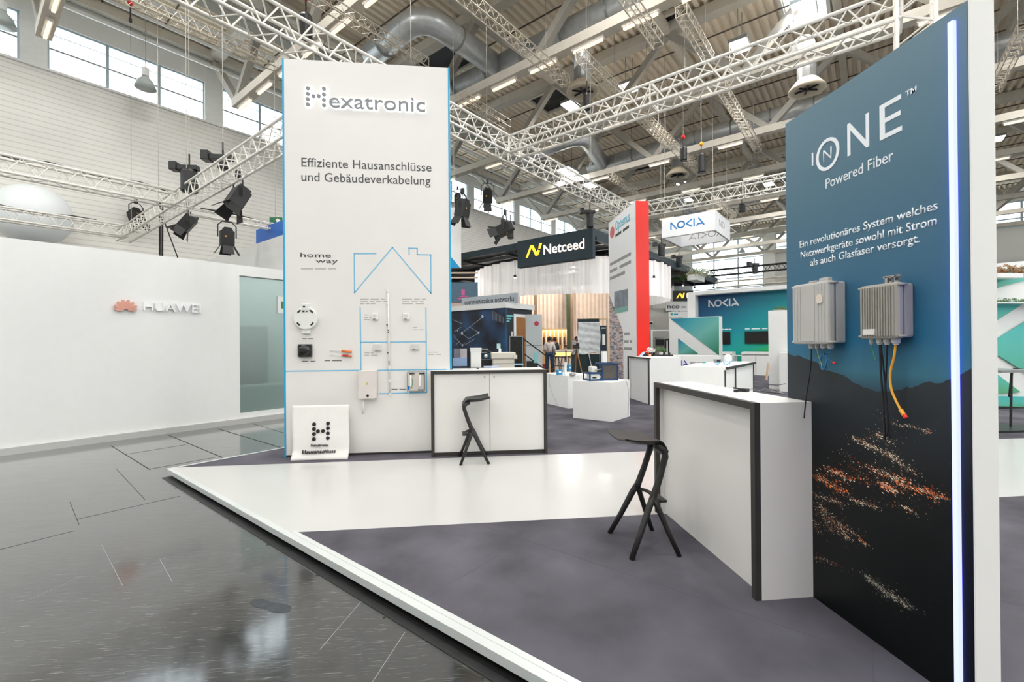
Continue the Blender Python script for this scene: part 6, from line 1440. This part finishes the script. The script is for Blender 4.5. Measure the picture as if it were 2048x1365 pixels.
c = at(1363, 629, 25.5); f = FL(c, -YAW); t = thing('far_sign', 'narrow white sign strip with a small green dot above the diagonal panel', 'sign', c, -YAW); bx('board', SOFTW, t, f, -.7, .72, 0, .1, -.16, .14); bx('green_dot', pm('teal_dot', (30, 150, 130), .5, var=0), t, f, -.62, -.5, -.01, 0, -.06, .06); bars('small_print', 1, f(-.44, 0, -.04), f(-.2, 0, -.04), .08, BLUE, t, f(0, -1, 0)-f(0, 0, 0)); bx('post', GREYM, t, f, -.05, .05, .02, .1, ZF-c.z, -.16)
c = at(1320, 690, 26); f = FL((c.x, c.y, 0), -YAW); t = thing('office_booth', 'grey office booth with a white door frame and a dark monitor behind the flowers', 'exhibition stand', (c.x, c.y, ZF), -YAW)
bx('back_wall', pm('warm_grey_wall', (176, 174, 168), .6, var=.04), t, f, -.8, .9, .6, .7, ZF, 3.4); bx('frame', SOFTW, t, f, -.5, .7, 0, .08, 2.05, 2.12); bx('frame', SOFTW, t, f, -.5, -.42, 0, .08, ZF, 2.05); bx('frame', SOFTW, t, f, .4, .45, 0, .08, ZF, 1.5)
bx('monitor', MATTE, t, f, -.15, .35, .3, .36, 1.2, 1.55); bx('cabinet', MATTE, t, f, .45, .65, .1, .5, ZF, 1.6); bx('stripe', pm('navy_stripe', (40, 40, 70), .5, var=.1), t, f, -.7, -.55, .1, .2, ZF, 2.05); bx('shelf', GREYM, t, f, -.12, .35, .28, .5, 1.62, 1.66)
for dx in (-.62, -.5): build(MB(f).ball((dx, -.05, 2.5), .06, 10, 8), 'camera_dome', MATTE, t, smooth=True)
bx('camera_rail', SOFTW, t, f, -.75, -.4, -.02, .6, 2.56, 2.6)

# ---- hanging white cube sign
a0 = 19.6; b0, b1, c0, c1 = 4.93, 7.14, 6.0, 6.82; a1_ = 22.1
SIGN = pm('sign_fabric', (240, 241, 243), .6, var=.01)
t = thing('cube_sign', 'hanging white box sign with blue letters, open underneath', 'sign', H((a0+a1_)/2, 6, c0), HROT)
bx('front_face', SIGN, t, FH, a0, a0+.04, b0, b1, c0, c1); bx('side_face', SIGN, t, FH, a0+.04, a1_, b0, b0+.04, c0, c1); bx('side_face', SIGN, t, FH, a0+.04, a1_, b1-.04, b1, c0, c1); bx('back_face', SIGN, t, FH, a1_-.04, a1_, b0+.04, b1-.04, c0, c1)
for q in ((a0, a0+.05, b0, b1), (a0+.05, a1_, b0, b0+.05), (a1_-.05, a1_, b0+.05, b1), (a0+.05, a1_-.05, b1-.05, b1)): bx('bottom_tube', GREYM, t, FH, *q, c0-.03, c0)
o0 = P1(1342, 459.5, a0); xr = P1(1408, 451, a0); xl = (V((xr.x, xr.y, o0.z))-o0).length
strokes('lettering', NOKIA, .055, pm('nokia_blue_print', (36, 130, 200), .5, var=0), t, o0, -e2, UP, NA, depth=.006, sx=xl/4.3, sy=.30)
oB = H(a1_-.04, b0+.3, c0+.28); strokes('lettering', [[(p[0], p[1]) for p in l] for l in NOKIA], .04, INKL, t, oB, e2, UP, NA, depth=.006, sx=1.5/4.3, sy=.28)
text('lettering', 'NO', H(a0+.6, b0, c0+.3), H(a0+1.5, b0, c0+.3), .28, INKL, t, -e2, depth=.006)
for a, b in ((a0+.1, b0+.1), (a0+.1, b1-.1), (a1_-.1, b0+.1), (a1_-.1, b1-.1)): build(MB(FH).tube((a, b, c1), (a, b, 12.5), .012, 5), 'hanger', WIRE, t)
rig('slender_truss', 'short dark grey truss directly above the hanging white cube', H(20.4, 6.6, 7.6), HROT, 4.0, .3, .34, .02, .01, pm('dark_truss', (110, 116, 124), .5, metal=.3, var=.08), parts=False)
# black rig above the teal wall
rig('slender_truss', 'black truss above the teal back wall, next to the dark blue panel', H(25, 6.5, 5.0), HROT-math.pi/2, 9, .3, .4, .03, .015, MATTE, parts=False)
rig('slender_truss', 'grey truss over the top edge of the teal back wall', H(24, 6.0, 4.25), HROT-math.pi/2, 9, .26, .4, .024, .012, TRUSST, parts=False)
hoist(at(1510, 548, 21), 'black moving head standing on the black truss above the teal wall', .12, .4, None)

# ---- strip of another stand seen at the right edge
YR = 8.26
t = thing('curved_counter', 'teal and white curved stand with diagonal bands at the right edge of the view', 'exhibition stand', (12, YR+.3, ZF))
def rp(P, m, y, nm, th=.02): return build(MB().prism([(PY(x, yy, YR).x, PY(x, yy, YR).z) for x, yy in P], y-th, y, 'y'), nm, m, t)
TM = teal_mat('mint_gradient', [(0, (70, 190, 195)), (.5, (90, 190, 175)), (1, (90, 170, 120))], 'Z')
rp([(1960, 530), (2130, 515), (2130, 822), (1960, 822)], SOFTW, YR+.3, 'body', .28)
rp([(1960, 545), (2000, 540), (2048, 534), (2130, 530), (2130, 556), (2048, 562), (2000, 574), (1960, 590)], TM, YR, 'teal_band')
rp([(1960, 604), (2130, 602), (2130, 573+30), (2050, 604.5), (1994, 640), (1960, 660)], TM, YR, 'teal_band'); rp([(1994, 677), (2050, 643), (2130, 600), (2130, 800), (2042, 741), (1994, 711)], TM, YR-.001, 'teal_band'); rp([(1960, 730), (1994, 750), (2040, 785), (1994, 788), (1960, 788)], TM, YR, 'teal_band'); rp([(1960, 792), (2130, 795), (2130, 816), (1960, 812)], TM, YR, 'teal_band')
rp([(1960, 812), (2130, 818), (2130, 830), (1960, 824)], MATTE, YR-.03, 'base_rail')
for y, m, n, s_ in [(546, BROWN, 'dry plant', .07), (603, LEAF, 'green plant row', .05)]:
    c = PY(2012, y, YR-.15); t2 = thing('shelf_plant', ('brown dry plant on the small white shelf at the right edge' if m is BROWN else 'low green plant row on the teal ledge at the right edge'), 'plant', c-V((0, 0, .03)))
    foliage('foliage', (c.x+.05, c.y, c.z-.02), .38 if m is BROWN else .9, .12, .18 if m is BROWN else .07, 300, m, t2, 20, s_); bx('shelf', SOFTW, t2, FL(c), -.4, .2 if m is BROWN else 1.2, -.15, .15, -.12 if m is BROWN else -.05, -.03)
c = PY(2020, 741, 6.4); t = thing('folding_table', 'black legged table edge visible beyond the white panel end', 'table', (c.x, 6.4, 0)); f = FL((c.x, 6.4, 0))
bx('table_top', GREYM, t, f, -.5, .12, -.25, .25, c.z-.02, c.z+.02); bx('end_cap', MATTE, t, f, .12, .17, -.05, .05, c.z-.03, c.z+.03)
build(MB(f).tube((.03, 0, c.z), (-.0, 0, 0), .016, 6), 'leg', MATTE, t); build(MB(f).tube((.04, 0, c.z), (.12, .1, .5), .016, 6), 'leg', MATTE, t); build(MB(f).tube((-.42, 0, c.z), (-.42, 0, 0), .016, 6), 'leg', MATTE, t)
bx('foot_bar', MATTE, t, f, -.6, .3, -.3, .3, 0, .03)
